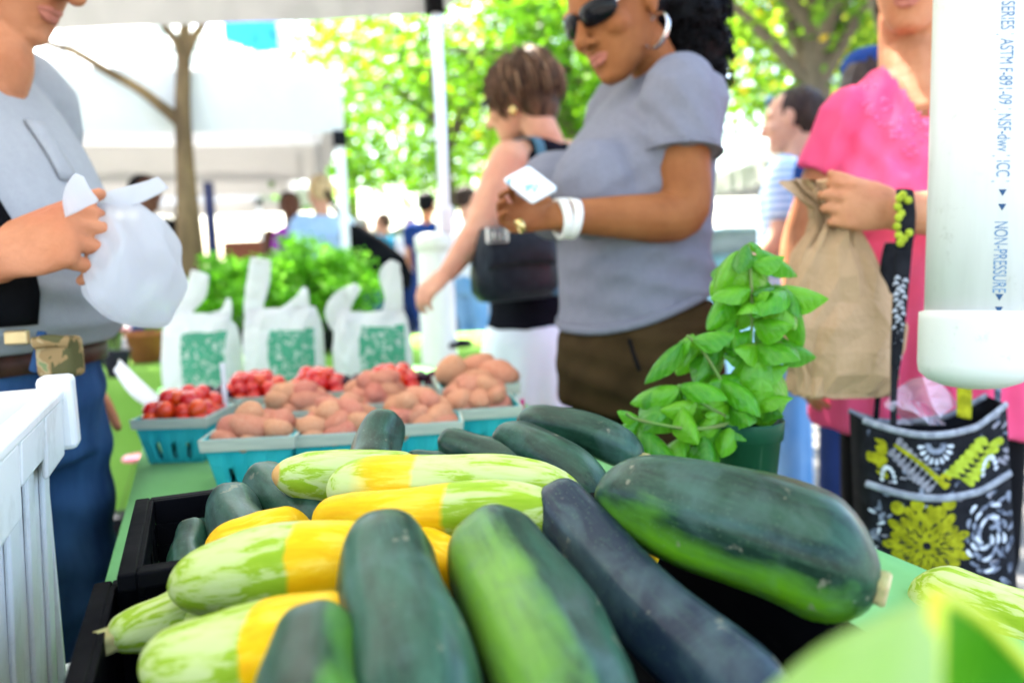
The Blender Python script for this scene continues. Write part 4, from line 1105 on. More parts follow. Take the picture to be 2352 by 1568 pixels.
k.bump(k.math('ADD', k.noise(v, 26, 5, .6, .6), k.math('MULTIPLY', k.noise(v, 700, 2), .25)), .14, .005)
M['pinkcloth'] = k.fin(k.ramp(k.noise(v, 5, 3), [(.35, (.86, .075, .19)), (.68, (.90, .13, .26))]), .8, .15)
k.b.inputs['Sheen Tint'].default_value = (1, .5, .75, 1)
M['black_top'] = fabric('black_top', (.005, .005, .008), (.010, .009, .014), 12, .25, 400)
M['white_skirt'] = fabric('white_skirt', (.74, .75, .80), (.68, .70, .77), 6, .3, 400)
M['black_cloth'] = fabric('black_cloth', (.004, .004, .005), (.008, .008, .009), 12, .25, 400)
M['lens'] = simple('dark_lens', (.004, .004, .006), rough=.08, coat=.3)
M['silver'] = simple('silver', (.75, .73, .70), (.66, .64, .6), 30, rough=.22, metal=.95)
M['gold'] = simple('gold', (.75, .55, .22), rough=.25, metal=.95)
M['ivory'] = simple('ivory', (.85, .82, .74), (.78, .75, .66), 30, rough=.3)
M['shoe'] = simple('shoe', (.03, .025, .022), rough=.5)
M['lips'] = simple('lips', (.46, .17, .12), (.38, .13, .09), 60, rough=.45)
def leg_parts(B, x, z_top, hip_r, knee_r, ank_r, y=0, kn=.5, zb=.06):
    return tube([B(x, y, z_top), B(x, y, z_top * .78), B(x * .95, y + .015, kn), B(x * .95, y, kn * .6), B(x * .95, y - .01, zb)], [hip_r, hip_r * .93, knee_r, knee_r * .92, ank_r], 20, k=5)
def shoes(B, x, rt, mat):
    for s in (-1, 1):
        obj('shoe', *union([tube([B(s * x, -.06, .04), B(s * x, .06, .045), B(s * x, .17, .03)], [(.04, .04), (.045, .04), (.035, .028)], 12, ref=B.r)], .008, 2), mat, rt)

# ---- woman in the grey tee
B = Body((.272, 1.665), (-.90, -.42)); rt = root('person', B(0, 0, 0), 'woman in grey tee and dark sunglasses looking down at the white thing in her hand', 'person')
hc = P(1420, 32, 1.585); H = head_axes((-.78, -.62), rad(20), rad(-9))
sh, el, wr = P(1560, 212, 1.50), P(1570, 500, 1.475), P(1276, 497, 1.395)
shr, elr, wrr = B(.165, -.06, 1.42), B(.20, -.08, 1.13), B(.13, -.10, .92)
parts = head_parts(hc, H, 1.07) + arm_parts(sh, el, wr, (.055, .054, .050, .0475, .040, .0265)) + arm_parts(shr, elr, wrr)
parts += hand_parts(wr, A(-.80, .58, .05), A(-.55, -.45, .7), A(-.2, -.5, .85), curl=(.75, 1.2, .8), sc=.95, thumb=(.7, .45, .3), tcurl=.5)
parts += hand_parts(wrr, -B.u, -B.r, B.f, curl=(.4, .6, .5), sc=.9)
nk = hc + H @ A(0, -.035, -.07)
parts += [tube([nk, hc + H @ A(0, -.05, -.13), B(.0, -.075, 1.435), B(0, -.06, 1.36)], [.052, .050, .060, .10], 18), B.torso([(.98, 0, .13, .10), (1.2, 0, .14, .10), (1.36, -.03, .15, .08), (1.44, -.06, .12, .055)]),
          tube([sh, B(0, -.06, 1.42), shr], [.05, .055, .05], 12)]
V, Fc = union(parts, .0036, 4); body = obj('body', V, Fc, M['skin_brown'], rt)
obj('lips', *union(lips_parts(hc, H, 1.07), .0016, 2), M['lips'], rt)
prof = [(.995, .010, .176, .148, 40, .8, 0, -.33), (1.02, .010, .172, .144, 40, .8, 0, -.30), (1.07, .012, .166, .142, 40, .8, 0, -.18), (1.12, .014, .166, .143, 40, .8, 0, -.08), (1.18, .016, .172, .146), (1.26, .010, .178, .144), (1.33, -.012, .188, .130), (1.39, -.045, .190, .10), (1.435, -.062, .165, .078), (1.462, -.073, .115, .064), (1.475, -.078, .085, .056)]
cloth = [B.torso(prof)] + [ball(B(s * .078, .142, 1.225), (.084, .094, .098), np.stack([B.r, B.f, B.u], 1)) for s in (-1, 1)]
slv = sh + (el - sh) * .50
cloth += [tube([B(-.08, -.06, 1.425), sh + A(0, 0, .0), sh + (el - sh) * .25, slv], [.062, .072, .075, .078], 20, round_=False), tube([B(.08, -.06, 1.425), shr, shr + (elr - shr) * .5], [.06, .07, .074], 18)]
V, Fc = union(cloth, .0055, 6)
V, Fc = wrinkle(V, Fc, [((.25, .1, 1), .055, .0075, B(-.10, .02, 1.06), .13), (nrm(A(.8, 0, .6)), .045, .007, B(-.13, .03, 1.32), .10), (nrm(A(-.5, 0, .85)), .05, .006, B(-.10, .1, 1.14), .12), (nrm(A(.9, 0, -.3)), .05, .005, B(-.1, -.08, 1.36), .09)], .0022, 40, 2)
tee = obj('tee_shirt', V, Fc, M['tee_grey'], rt)
obj('sleeve_hem', *tube([slv + .0765 * (math.cos(a) * nrm(np.cross(el - sh, RGT)) + math.sin(a) * nrm(np.cross(el - sh, np.cross(el - sh, RGT)))) for a in np.linspace(0, 2 * math.pi, 17)], [.0035] * 17, 8, k=2, round_=False), M['tee_grey'], tee)
tr = [B.torso([(.78, .005, .187, .155), (.86, .008, .188, .156), (.93, .006, .182, .150), (.985, 0, .170, .132), (1.0, 0, .165, .125)])] + [leg_parts(B, s * .092, .82, .105, .085, .075) for s in (-1, 1)]
V, Fc = union(tr, .008, 4)
V, Fc = wrinkle(V, Fc, [((.2, 0, 1), .06, .006, B(-.1, .08, .80), .2)], .003, 30, 5)
_hr = B.ring(.997, .010, .176, .150, 48, .8, 0, -.33)
obj('bottom_hem', *tube(np.vstack([_hr, _hr[:2]]), [(.009, .0035)] * 50, 8, ref=A(0, 0, 1), k=1, round_=False), M['tee_grey'], tee)
tro = obj('trousers', V, Fc, M['olive'], rt)
pk = [P(1446, 782, 1.47), P(1456, 815, 1.468), P(1468, 848, 1.468)]
obj('pocket_seam', *tube(pk, [.004] * 3, 8), M['black_cloth'], tro)
obj('waistband', *B.torso([(.93, .002, .183, .146), (.965, .002, .178, .142)]), M['olive'], tro)
shoes(B, .09, rt, M['shoe'])
# hair: smooth cap drawn back and a curly mass hanging behind the shoulder
cap = [ball(hc + H @ A(0, -.034, .034), (.089, .102, .097), H)]
V, Fc = union(cap + [ball(hc + H @ A(0, -.115, .0), (.06, .06, .07), H)], .006, 2)
hr = obj('hair', V, Fc, M['hair_black'], rt)
mass = [P(1560, 10, 1.66), P(1590, 70, 1.68), P(1610, 120, 1.69), P(1640, 170, 1.70)]
cm = [tube([hc + H @ A(0, -.10, .02), P(1555, 0, 1.67), P(1568, 70, 1.70), P(1600, 140, 1.71), P(1648, 205, 1.70)], [.07, .085, .086, .076, .024], 16, k=3), tube([P(1530, -60, 1.66), P(1570, 20, 1.68)], [.08, .09], 14)]
V, Fc = union(cm, .01, 2)
N__ = vnormals(V, Fc); V = V + N__ * (hashn(V, 95, 8) * .008 + hashn(V, 210, 9) * .004)[:, None]
obj('curly_ponytail', V, Fc, M['hair_black'], hr)
rg = random.Random(21); mb = MB(); idx = rg.sample(range(len(V)), 420)
for i in idx:
    p = V[i]; nn = N__[i]; s1 = nrm(np.cross(nn, A(rg.random(), rg.random(), 1))); s2 = np.cross(nn, s1); r_ = rg.uniform(.006, .011); tn = rg.uniform(1, 1.8)
    pts = [p - nn * .004 + nn * q * .020 + (s1 * math.cos(q * 6.28 * tn) + s2 * math.sin(q * 6.28 * tn)) * r_ + A(0, 0, -.012) * q for q in np.linspace(0, 1, 8)]
    mb.add(*tube(pts, [.0028] * 6 + [.002, .001], 5, k=2, round_=False))
mb.build('curls', M['hair_black'], hr, smooth=True)
# sunglasses
gl = root('sunglasses', hc, None); gl.parent = rt; gl.location = tuple(hc - ORG[rt.name]); ORG[gl.name] = hc
def HL(x, y, z): return hc + H @ (A(x, y, z) * 1.07)
for s in (-1, 1):
    th = np.linspace(0, 2 * math.pi, 24, endpoint=False); rings = []
    for q, off in ((1.0, -.003), (1.06, 0), (.99, .004), (.5, .0075), (.02, .009)):
        lx = s * .036 + np.sign(np.cos(th)) * np.abs(np.cos(th)) ** .75 * .033 * q; lz = .008 + np.sign(np.sin(th)) * np.abs(np.sin(th)) ** .8 * .0205 * q
        ly = .103 - 3.6 * (lx) ** 2 * 1.6 + off
        rings.append(np.array([HL(a, b, c) for a, b, c in zip(lx, ly, lz)]))
    obj('lens', *loft(rings), M['lens'], gl)
    obj('temple', *tube([HL(s * .066, .076, .014), HL(s * .076, .045, .018), HL(s * .081, .0, .016), HL(s * .080, -.02, .008)], [(.0075, .002), (.0065, .002), (.004, .002), (.003, .002)], 10, ref=H[:, 2]), M['silver'], gl)
obj('bridge', *tube([HL(-.010, .1045, .012), HL(0, .107, .014), HL(.010, .1045, .012)], [.003] * 3, 8), M['blackplastic'], gl)
def hoop(c, ax, r, wdt, name, mat, parent, th_=.0012):
    ax = nrm(ax); e1 = nrm(np.cross(ax, A(.1, .2, 1))); e2 = np.cross(ax, e1); mb = MB(); n = 36
    for i in range(n):
        a = 2 * math.pi * i / n; d = e1 * math.cos(a) + e2 * math.sin(a)
        for rr, w_ in ((r - th_, -wdt), (r + th_, -wdt), (r + th_, wdt), (r - th_, wdt)): mb.V.append(c + d * rr + ax * w_)
        for j in range(4): mb.F.append((i * 4 + j, i * 4 + (j + 1) % 4, ((i + 1) % n) * 4 + (j + 1) % 4, ((i + 1) % n) * 4 + j))
    return obj(name, mb.V, mb.F, mat, parent)
er = HL(-.079, -.004, -.034); hoop(er + A(0, 0, -.033), RGT * .80 + FWD * .45 + A(0, 0, -.1), .034, .0045, 'hoop_earring', M['silver'], rt)
for q, tl in ((.012, .12), (.030, -.1)):
    c = wr + (el - wr) * (q / .27) * 1.0
    hoop(c + A(0, 0, -.004), nrm(el - wr) + A(tl, 0, tl), .033, .0085, 'bangle', M['ivory'], rt, .0035)
fp = wr + A(-.105, -.010, -.020); hoop(P(1196, 519, 1.375), A(1, .2, .5), .0105, .006, 'ring', M['gold'], rt, .002)
# the white and blue thing in her hand
k = N_('printed_case'); v = k.co(); c = k.ramp(k.noise(v, 26, 2, .5, .4), [(.40, (.80, .82, .85)), (.55, (.78, .80, .84)), (.60, (.10, .35, .55)), (.66, (.55, .55, .30)), (.70, (.82, .84, .86))])
M['case'] = k.fin(c, .3, .5, coat=.3)
p0, p1 = P(1180, 398, 1.40), P(1262, 462, 1.345); X = nrm(p1 - p0); Z = nrm(np.cross(X, UPV * .6 + FWD * .5)); Y = np.cross(Z, X)
o = MB().box(P(1218, 424, 1.365), (.042, .029, .006), np.stack([X, Y, Z], 1)).build('phone', M['case'], origin=P(1218, 424, 1.365)); bevel(o, .006, 3)
tag(o, 'white phone case with blue print held by the woman in grey', 'phone')

# ---- woman in pink
B = Body((.86, 1.60), (-.30, -.95)); rt = root('person', B(0, 0, 0), 'woman in bright pink blouse holding a brown paper bag in her fist', 'person')
hc = P(2102, -62, 1.53); H = head_axes((-.55, -.84), rad(4), rad(3))
shr, elr, wrr = P(1955, 262, 1.58), P(1838, 565, 1.66), P(1845, 800, 1.60)       # her right arm hangs at image left
shl, ell, wrl = P(2330, 250, 1.50), P(2392, 500, 1.36), P(2062, 487, 1.285)
parts = head_parts(hc, H, 1.03) + arm_parts(shr, elr, wrr, (.052, .048, .043, .042, .037, .027)) + arm_parts(shl, ell, wrl, (.056, .054, .050, .050, .044, .032))
parts += hand_parts(wrl, A(-.96, -.02, .18), A(-.06, 1, .02), A(.1, 0, 1), sc=.97, curls=[(.15, 1.5, 1.2), (.22, 1.5, 1.2), (.28, 1.5, 1.2), (.34, 1.5, 1.2)], thumb=(1.0, .22, .12), tcurl=.05, spread=.02)
parts += hand_parts(wrr, A(.06, -.05, -1), A(.9, .1, 0), A(.1, -1, 0), sc=.92)
nk = hc + H @ A(0, -.03, -.07)
parts += [tube([nk, hc + H @ A(0, -.045, -.13), B(.03, -.015, 1.43), B(.02, 0, 1.34)], [.066, .066, .078, .12], 20), B.torso([(1.0, 0, .16, .11), (1.2, .0, .17, .12), (1.32, .0, .175, .122), (1.39, -.008, .15, .098), (1.44, -.018, .11, .074), (1.465, -.024, .085, .064)])]
parts += [leg_parts(B, s * .075, .7, .075, .06, .045) for s in (-1, 1)]
V, Fc = union(parts, .0040, 4); obj('body', V, Fc, M['skin_tan'], rt)
obj('lips', *union(lips_parts(hc, H, 1.03), .0018, 2), M['lips'], rt)
prof = [(.735, .01, .235, .185), (.80, .01, .228, .18), (.92, .012, .215, .17), (1.04, .015, .205, .165), (1.12, .02, .205, .165), (1.20, .015, .207, .160), (1.29, .004, .205, .142), (1.35, -.004, .192, .124), (1.40, -.012, .165, .104), (1.435, -.018, .132, .088), (1.465, -.024, .10, .074)]
cloth = [B.torso(prof)] + [ball(B(s * .09, .10, 1.17), (.098, .095, .098), np.stack([B.r, B.f, B.u], 1)) for s in (-1, 1)]
cloth += [tube([B(.12, 0, 1.34), shr + A(0, 0, .0), shr + (elr - shr) * .25 , shr + (elr - shr) * .44 + A(.0, 0, 0)], [.052, .058, .061, .064], 20, round_=False), tube([B(-.12, 0, 1.34), shl, shl + (ell - shl) * .5], [.07, .08, .085], 18)]
V, Fc = union(cloth, .006, 5)
V, Fc = wrinkle(V, Fc, [(B.r * .9 + A(0, 0, .25), .048, .010, shr + A(.07, -.05, -.06), .15), (B.r, .06, .009, B(0, .1, .85), .28), (nrm(B.r + B.u), .055, .007, B(.05, .1, 1.08), .16), (nrm(B.r - B.u * .6), .05, .006, B(.08, .1, 1.28), .10)], .003, 32, 4)
lx, ly, lz = (V - B.o) @ B.r, (V - B.o) @ B.f, V[:, 2]
cut = ((ly > -.02) & (lz > 1.325) & (np.abs(lx - .042) < .006 + .46 * (lz - 1.325))) | ((lz > 1.447) & (np.abs(lx - .03) < .13))
Fc = [f for f in Fc if not all(cut[i] for i in f)]
bl = obj('blouse', V, Fc, M['pinkcloth'], rt)
k = N_('embroidery'); M['embroid'] = simple('embroidery', (.80, .12, .36), (.86, .30, .52), 90, rough=.5, bump=.5)
mb = MB(); rg = random.Random(9)
from mathutils.bvhtree import BVHTree
bv = BVHTree.FromPolygons([tuple(v) for v in V], Fc)
for i in range(90):
    t = rg.random(); sg = rg.choice((-1, 1)); off = rg.uniform(.0, .055)
    u_, v_ = (2085 - 95 * t - off * 300, 270 - 120 * t + rg.uniform(0, 90)) if sg > 0 else (2085 + 80 * t + off * 200, 275 - 100 * t + rg.uniform(0, 90))
    o_ = P(u_, v_, .9); d_ = nrm(P(u_, v_, 2) - o_); h_ = bv.ray_cast(Vector(o_), Vector(d_))
    if h_[0] is not None: mb.add(*ball(np.array(h_[0]), (.0045, .0045, .0025), n=6, m=4))
tag(mb.build('embroidery', M['embroid'], bl, smooth=True), kind='stuff')
sk = [B.torso([(.45, 0, .165, .14), (.6, 0, .168, .145), (.74, 0, .17, .15), (.95, 0, .16, .13)])]
obj('shorts', *union(sk, .009, 3), M['black_cloth'], rt)
hb_ = [ball(hc + H @ A(0, -.03, .035), (.088, .105, .098), H), ball(hc + H @ A(0, -.06, -.03), (.085, .07, .09), H)]
obj('hair', *union(hb_, .006, 2), M['hair_dkbrown'], rt)
shoes(B, .1, rt, M['shoe'])
# brown paper bag
k = N_('kraft_paper'); v = k.co()
k.bump(k.math('ADD', k.noise(v, 30, 3, .5, 1.2), k.math('MULTIPLY', k.noise(k.co('Object', (1, 1, .1)), 300, 2), .12)), .5, .012)
M['kraft'] = k.fin(k.ramp(k.noise(v, 16, 4), [(.3, (.50, .33, .19)), (.7, (.42, .27, .145))]), .75, .25)
tp, bt = P(1930, 490, 1.335), P(1925, 905, 1.36); axz = nrm(tp - bt); axx = nrm(RGT - axz * (RGT @ axz)); axy = np.cross(axz, axx)
Lb = np.linalg.norm(tp - bt); n = 30; th = np.linspace(0, 2 * math.pi, n, endpoint=False); rings = []; r_ = np.random.RandomState(4)
sx_prof = [(0, .074, .050, 0), (.02, .078, .053, 0), (.12, .083, .054, .002), (.25, .092, .055, .004), (.38, .097, .054, .003), (.52, .091, .050, -.002), (.66, .078, .044, -.006), (.80, .056, .037, -.010), (.90, .034, .030, -.013), (.97, .022, .022, -.014), (1.03, .024, .022, -.018), (1.12, .046, .020, -.03), (1.18, .056, .018, -.04)]
fold = r_.normal(size=n)
for t, a, b, off in sx_prof:
    c, s = np.cos(th), np.sin(th); ex = .45 if t < .4 else .75
    x = np.sign(c) * np.abs(c) ** ex * a + off; y = np.sign(s) * np.abs(s) ** ex * b
    pl = (np.cos(th * 9 + 2 * np.sin(3 * t)) * .5 + np.cos(th * 14 + 1) * .5) * (.0 if t < .45 else .016 * (t - .4)) * 1.6
    cr = r_.normal(size=n) * .0052
    rings.append(bt + axz * (t * Lb) + (x + c * (pl + cr))[:, None] * axx + (y + s * (pl + cr))[:, None] * axy + (r_.normal(size=n) * .002 * (t > .05))[:, None] * axz)
V, Fc = loft(rings); o = obj('paper_bag', V, Fc, M['kraft'], origin=bt, smooth=False); tag(o, 'crumpled brown paper bag gathered at the top in the fist of the woman in pink', 'paper bag')

# floral tote hanging from her wrist
TB = root('tote_bag', P(2155, 1360, 1.29), 'black tote bag with yellow and white floral print, hanging beside the pink blouse', 'tote bag')
dT = 1.27
k = N_('tote_black'); v = k.co(); k.bump(k.noise(v, 260, 3), .3, .002); M['tote'] = k.fin(k.ramp(k.noise(v, 30, 4), [(.4, (.010, .010, .012)), (.7, (.022, .022, .026))]), .8, .3)
def patt(name, a, b): return simple(name, a, b, 60, rough=.8, bump=.3, bscale=300, lo=.4, hi=.6)
M['t_yellow'] = patt('print_yellow', (.40, .38, .012), (.24, .23, .006)); M['t_lime'] = patt('print_lime', (.42, .50, .04), (.30, .36, .02)); M['t_grey'] = patt('print_grey', (.30, .28, .31), (.20, .19, .22))
M['t_white'] = patt('print_white', (.68, .70, .74), (.5, .52, .56)); M['t_blue'] = patt('print_slate', (.26, .28, .34), (.06, .07, .10)); M['t_trim'] = patt('trim_grey', (.36, .37, .40), (.24, .25, .28))
def tpt(a, b, off=0.0):
    """a 0..1 across, b 0..1 down the front panel"""
    a_ = a; ul, ur = 1984 + 18 * b, 2312 + 26 * b; v0 = 965 + 40 * math.sin(math.pi * a) - 25 * (a > .8) * (a - .8) * 5 - 12 * a
    u_ = ul + (ur - ul) * a; v_ = v0 + (1385 - v0) * b
    return P(u_, v_, dT - .030 * math.sin(math.pi * a) * (1 - .2 * b) + .018 * abs(a - .5) - off)
def tback(a, b): return tpt(a, b) + FWD * (.055 + .05 * math.sin(math.pi * a)) - UPV * (-.010 * (1 - b))
na, nb = 24, 16; V = []; Fc = []
for fn in (tpt, tback):
    for i in range(na + 1):
        for j in range(nb + 1): V.append(fn(i / na, j / nb))
def ix(s, i, j): return s * (na + 1) * (nb + 1) + i * (nb + 1) + j
for i in range(na):
    for j in range(nb):
        Fc.append((ix(0, i, j), ix(0, i, j + 1), ix(0, i + 1, j + 1), ix(0, i + 1, j))); Fc.append((ix(1, i, j), ix(1, i + 1, j), ix(1, i + 1, j + 1), ix(1, i, j + 1)))
    Fc.append((ix(0, i, nb), ix(1, i, nb), ix(1, i + 1, nb), ix(0, i + 1, nb)))
for j in range(nb):
    Fc.append((ix(0, 0, j), ix(1, 0, j), ix(1, 0, j + 1), ix(0, 0, j + 1))); Fc.append((ix(0, na, j), ix(0, na, j + 1), ix(1, na, j + 1), ix(1, na, j)))
obj('bag_body', V, Fc, M['tote'], TB)
def decal(polys, name, mat, off=.0012):
    mb = MB()
    for pl in polys:
        c = np.mean(pl, 0); b0 = len(mb.V); mb.V.append(tuple(tpt(c[0], c[1], off)))
        for q in pl: mb.V.append(tuple(tpt(min(.995, max(.005, q[0])), q[1], off)))
        m = len(pl)
        for i in range(m): mb.F.append((b0, b0 + 1 + i, b0 + 1 + (i + 1) % m))
    return tag(mb.build(name, mat, TB, smooth=True), kind='stuff')
AR = .80                                                     # height / width of the panel in (a, b)
def petal(c, ang, l, w_, n=14, hook=0):
    out = []
    for i in range(n):
        t = i / n * 2 * math.pi; x = (1 - math.cos(t)) / 2; y = math.sin(t) * w_ * (.35 + .75 * x)
        y += hook * x * x
        out.append((c[0] + l * x * math.cos(ang) - y * math.sin(ang), c[1] + (l * x * math.sin(ang) + y * math.cos(ang)) * AR))
    return out
def disc(c, r, n=12, e=1): return [(c[0] + r * math.cos(t), c[1] + r * AR * e * math.sin(t)) for t in np.linspace(0, 6.283, n, endpoint=False)]
yel, lime, gry, wht, slate, blk = [], [], [], [], [], []
rg = random.Random(2)
for k_ in range(22):                                         # yellow medallion on the lower pocket
    a = k_ / 22 * 6.283; l = .16 + .05 * (k_ % 2); yel.append(petal((.40 + .10 * math.cos(a), .66 + .10 * AR * math.sin(a)), a, l, .042))
for k_ in range(12): a = k_ / 12 * 6.283 + .2; yel.append(petal((.40, .66), a, .13, .03))
for dx, dy in ((-.19, -.21), (-.05, -.24), (.10, -.20), (.17, -.25)): yel.append(disc((.40 + dx, .66 + dy), .05))
for k_ in range(70):
    a = rg.uniform(0, 6.283); r0 = rg.uniform(.05, .27); blk.append(petal((.40 + r0 * math.cos(a), .66 + r0 * AR * math.sin(a)), a + rg.uniform(-.5, .5), rg.uniform(.02, .05), .005))
for k_ in range(8): a = k_ / 8 * 6.283 + .3; blk.append(petal((.40 + .06 * math.cos(a), .66 + .06 * AR * math.sin(a)), a, .035, .010))
for k_ in range(10): a = k_ / 10 * 6.283; blk.append(petal((.40 + .14 * math.cos(a), .66 + .14 * AR * math.sin(a)), a + .5, .055, .009))
blk.append(disc((.40, .66), .03))
for k_ in range(7):                                          # lime acanthus leaf upper right
    t = k_ / 6; lime.append(petal((.66 + .20 * t, .27 - .13 * t), -2.3 + .25 * t, .12, .035, hook=-.03)); lime.append(petal((.66 + .20 * t, .27 - .13 * t), .35 - .3 * t, .11, .033, hook=.03))
for k_ in range(9):                                          # grey fern and yellow swirl upper middle
    t = k_ / 8; c = (.22 + .26 * t, .10 + .19 * t); gry.append(petal(c, -1.1 + .2 * t, .09 - .02 * t, .026)); gry.append(petal(c, 2.2 + .2 * t, .09, .026))
for k_ in range(26): t = k_ / 25; yel.append(disc((.22 + .33 * t, .09 + .22 * t - .03 * math.sin(t * 3)), .016 + .006 * t))
for k_ in range(14): a = k_ / 14 * 5.0 + 1.2; yel.append(disc((.555 + .028 * math.cos(a), .27 + .03 * math.sin(a)), .018))
for k_ in range(9): a = math.pi * (k_ + .5) / 9; wht.append(petal((.50 + .075 * math.cos(a), .055 + .08 * math.sin(a)), a, .055, .018)); slate.append(petal((.50 + .03 * math.cos(a), .05 + .03 * math.sin(a)), a, .05, .016))
for k_ in range(7): a = k_ / 7 * 6.283; yel.append(petal((.08, .12 + .02 * k_), a, .08, .03))
for k_ in range(5): yel.append(petal((.07, .08 + .045 * k_), .3, .09, .03))
for c in ((.155, .30), (.86, .28)):
    for k_ in range(9): a = math.pi + math.pi * k_ / 8; wht.append(disc((c[0] + .045 * math.cos(a), c[1] + .075 * math.sin(a)), .015))
for k_ in range(40):                                         # grey and slate paisley scrolls at lower right, top right and far left
    a = k_ * .42; r_ = .03 + .0035 * k_; c = (.82 + r_ * math.cos(a) * .8, .62 + r_ * math.sin(a) * 1.3)
    (slate if k_ % 3 else wht).append(petal(c, a + 1.2, .07, .020, hook=.02))
for k_ in range(14): slate.append(petal((.93 + rg.uniform(-.03, .05), .40 + .045 * k_), rg.uniform(0, 6), .08, .02)); slate.append(petal((.07 + rg.uniform(-.05, .04), .42 + .04 * k_), rg.uniform(0, 6), .08, .02))
for k_ in range(60):
    c = (rg.random(), rg.random())
    if (c[0] - .4) ** 2 + ((c[1] - .66) * 1.2) ** 2 > .06: (slate if k_ % 3 else gry).append(petal(c, rg.uniform(0, 6), .05, .014, hook=.02))
for k_ in range(8): gry.append(petal((.955, .03 + .035 * k_), rg.uniform(0, 6), .06, .018)); wht.append(petal((.06, .5 + .06 * k_), rg.uniform(0, 6), .06, .014))
decal(slate, 'print', M['t_blue'], .0008); decal(gry, 'print', M['t_grey'], .0011); decal(yel, 'print', M['t_yellow'], .0014); decal(lime, 'print', M['t_lime'], .0017); decal(wht, 'print', M['t_white'], .0020); decal(blk, 'print', M['tote'], .0024)
for b_, r__ in ((.0, .0045), (.345, .0048)):
    obj('trim', *tube([tpt(a, b_ + (.03 * math.sin(math.pi * a) if b_ else 0), .003) for a in np.linspace(0, 1, 20)], [(r__ * 1.25, .0022)] * 20, 8, ref=UPV, k=2), M['t_trim'], TB)
obj('trim', *tube([tback(a, 0) for a in np.linspace(0, 1, 16)], [(.005, .002)] * 16, 8, ref=UPV, k=2), M['t_trim'], TB)
wl_ = wrl + A(.012, 0, 0)
def strap(pts, wds, name, mat): return obj(name, *tube(pts, [(w_, .0022) for w_ in wds], 10, ref=RGT, k=4), mat, TB)
strap([P(2078, 436, 1.245), P(2082, 500, 1.235), P(2076, 570, 1.245)], [.014, .015, .014], 'strap', M['tote'])
strap([P(2076, 566, 1.246), P(2068, 680, 1.25), P(2060, 800, 1.255), P(2054, 880, 1.26), P(2052, 975, 1.262)], [.014, .0125, .010, .006, .0055], 'strap', M['tote'])
mb = MB(); ml = MB()
for k_ in range(34):
    v_ = 640 + 6.3 * k_; sg_ = 1 if k_ % 2 else -1; q = P(2069 - .05 * (v_ - 640) + 4 * math.sin(k_ * 2), v_, 1.2455 + (v_ - 640) * .00006)
    mb.add(*tube([q + RGT * sg_ * .001, q + RGT * sg_ * (.0055 - .0001 * k_) + UPV * .003, q + RGT * sg_ * (.009 - .00016 * k_) - UPV * .001], [.0012, .0022, .0012], 6))
for (u_, v_) in ((2066, 455), (2062, 475), (2074, 448), (2086, 460), (2064, 500), (2060, 520), (2064, 540), (2076, 548), (2088, 535), (2070, 490), (2068, 558)): ml.add(*ball(P(u_, v_, 1.233), (.0065, .0035, .0065)))
tag(mb.build('print', M['t_white'], TB, smooth=True), kind='stuff'); tag(ml.build('print', M['t_lime'], TB, smooth=True), kind='stuff')
strap([P(2048, 560, 1.30), P(2040, 620, 1.31), P(2030, 760, 1.33), P(2012, 960, 1.335)], [.012, .014, .006, .005], 'strap', M['tote'])
strap([P(2210, 500, 1.30), P(2215, 880, 1.29), P(2214, 958, 1.28)], [.012, .0125, .0125], 'strap', M['t_yellow'])
strap([P(2300, 500, 1.31), P(2292, 880, 1.32), P(2290, 958, 1.32)], [.006, .006, .006], 'strap', M['t_blue'])
k = N_('clear_film'); k.fin((.75, .70, .78), .12, .5); k.b.inputs['Alpha'].default_value = .42; M['film'] = k.m
mbv = []
for i in range(9):
    for j in range(7):
        t, s = i / 8, j / 6; mbv.append(P(2050 + 130 * t + 20 * math.sin(s * 5 + t * 3), 975 - 110 * s * (.45 + .55 * math.sin(math.pi * t)), 1.275 + .03 * math.sin(t * 9 + s * 6)))
o = obj('produce_bag', mbv, [(i * 7 + j, i * 7 + j + 1, i * 7 + j + 8, i * 7 + j + 7) for i in range(8) for j in range(6)], M['film'], origin=P(2110, 975, 1.275), smooth=False)
tag(o, 'clear plastic bag sticking out of the floral tote', 'plastic bag')

# ---- woman in the black sleeveless top, turned away
B = Body((.10, 2.40), (-.72, .62)); rt = root('person', B(0, 0, 0), 'woman with short brown hair in a black sleeveless top and white skirt, turned away', 'person')
hc = P(1192, 232, 2.33); H = head_axes((-.80, .45), rad(16), rad(0))
shl, ell, wrl = P(1172, 372, 2.24), P(1096, 535, 2.17), P(1030, 625, 2.10)
shr, elr, wrr = B(.17, -.02, 1.40), B(.23, .03, 1.12), B(.15, .25, 1.05)
parts = head_parts(hc, H, .98) + arm_parts(shl, ell, wrl, (.062, .056, .045, .042, .035, .026)) + arm_parts(shr, elr, wrr)
parts += hand_parts(wrl, A(-.75, -.2, -.6), A(.3, .5, -.7), A(-.5, .6, .3), sc=.9, curl=(.4, .7, .5)) + hand_parts(wrr, B.f, -B.u, -B.r, sc=.9)
nk = hc + H @ A(0, -.035, -.07)
parts += [tube([nk, hc + H @ A(0, -.045, -.12), B(0, -.03, 1.41), B(0, 0, 1.3)], [.052, .05, .06, .1], 16), B.torso([(1.0, 0, .13, .1), (1.25, 0, .15, .1), (1.38, -.01, .16, .075), (1.425, -.02, .11, .05)])]
parts += [tube([shl, B(0, -.02, 1.39), shr], [.055, .06, .055], 12)] + [leg_parts(B, s * .085, .6, .085, .06, .042) for s in (-1, 1)]
obj('body', *union(parts, .0055, 4), M['skin_fair'], rt)
cloth = [B.torso([(.84, 0, .185, .145), (.95, 0, .175, .135), (1.08, 0, .165, .125), (1.2, 0, .17, .128), (1.30, .0, .172, .122), (1.37, -.01, .155, .10), (1.415, -.015, .12, .075), (1.435, -.02, .09, .06)])]
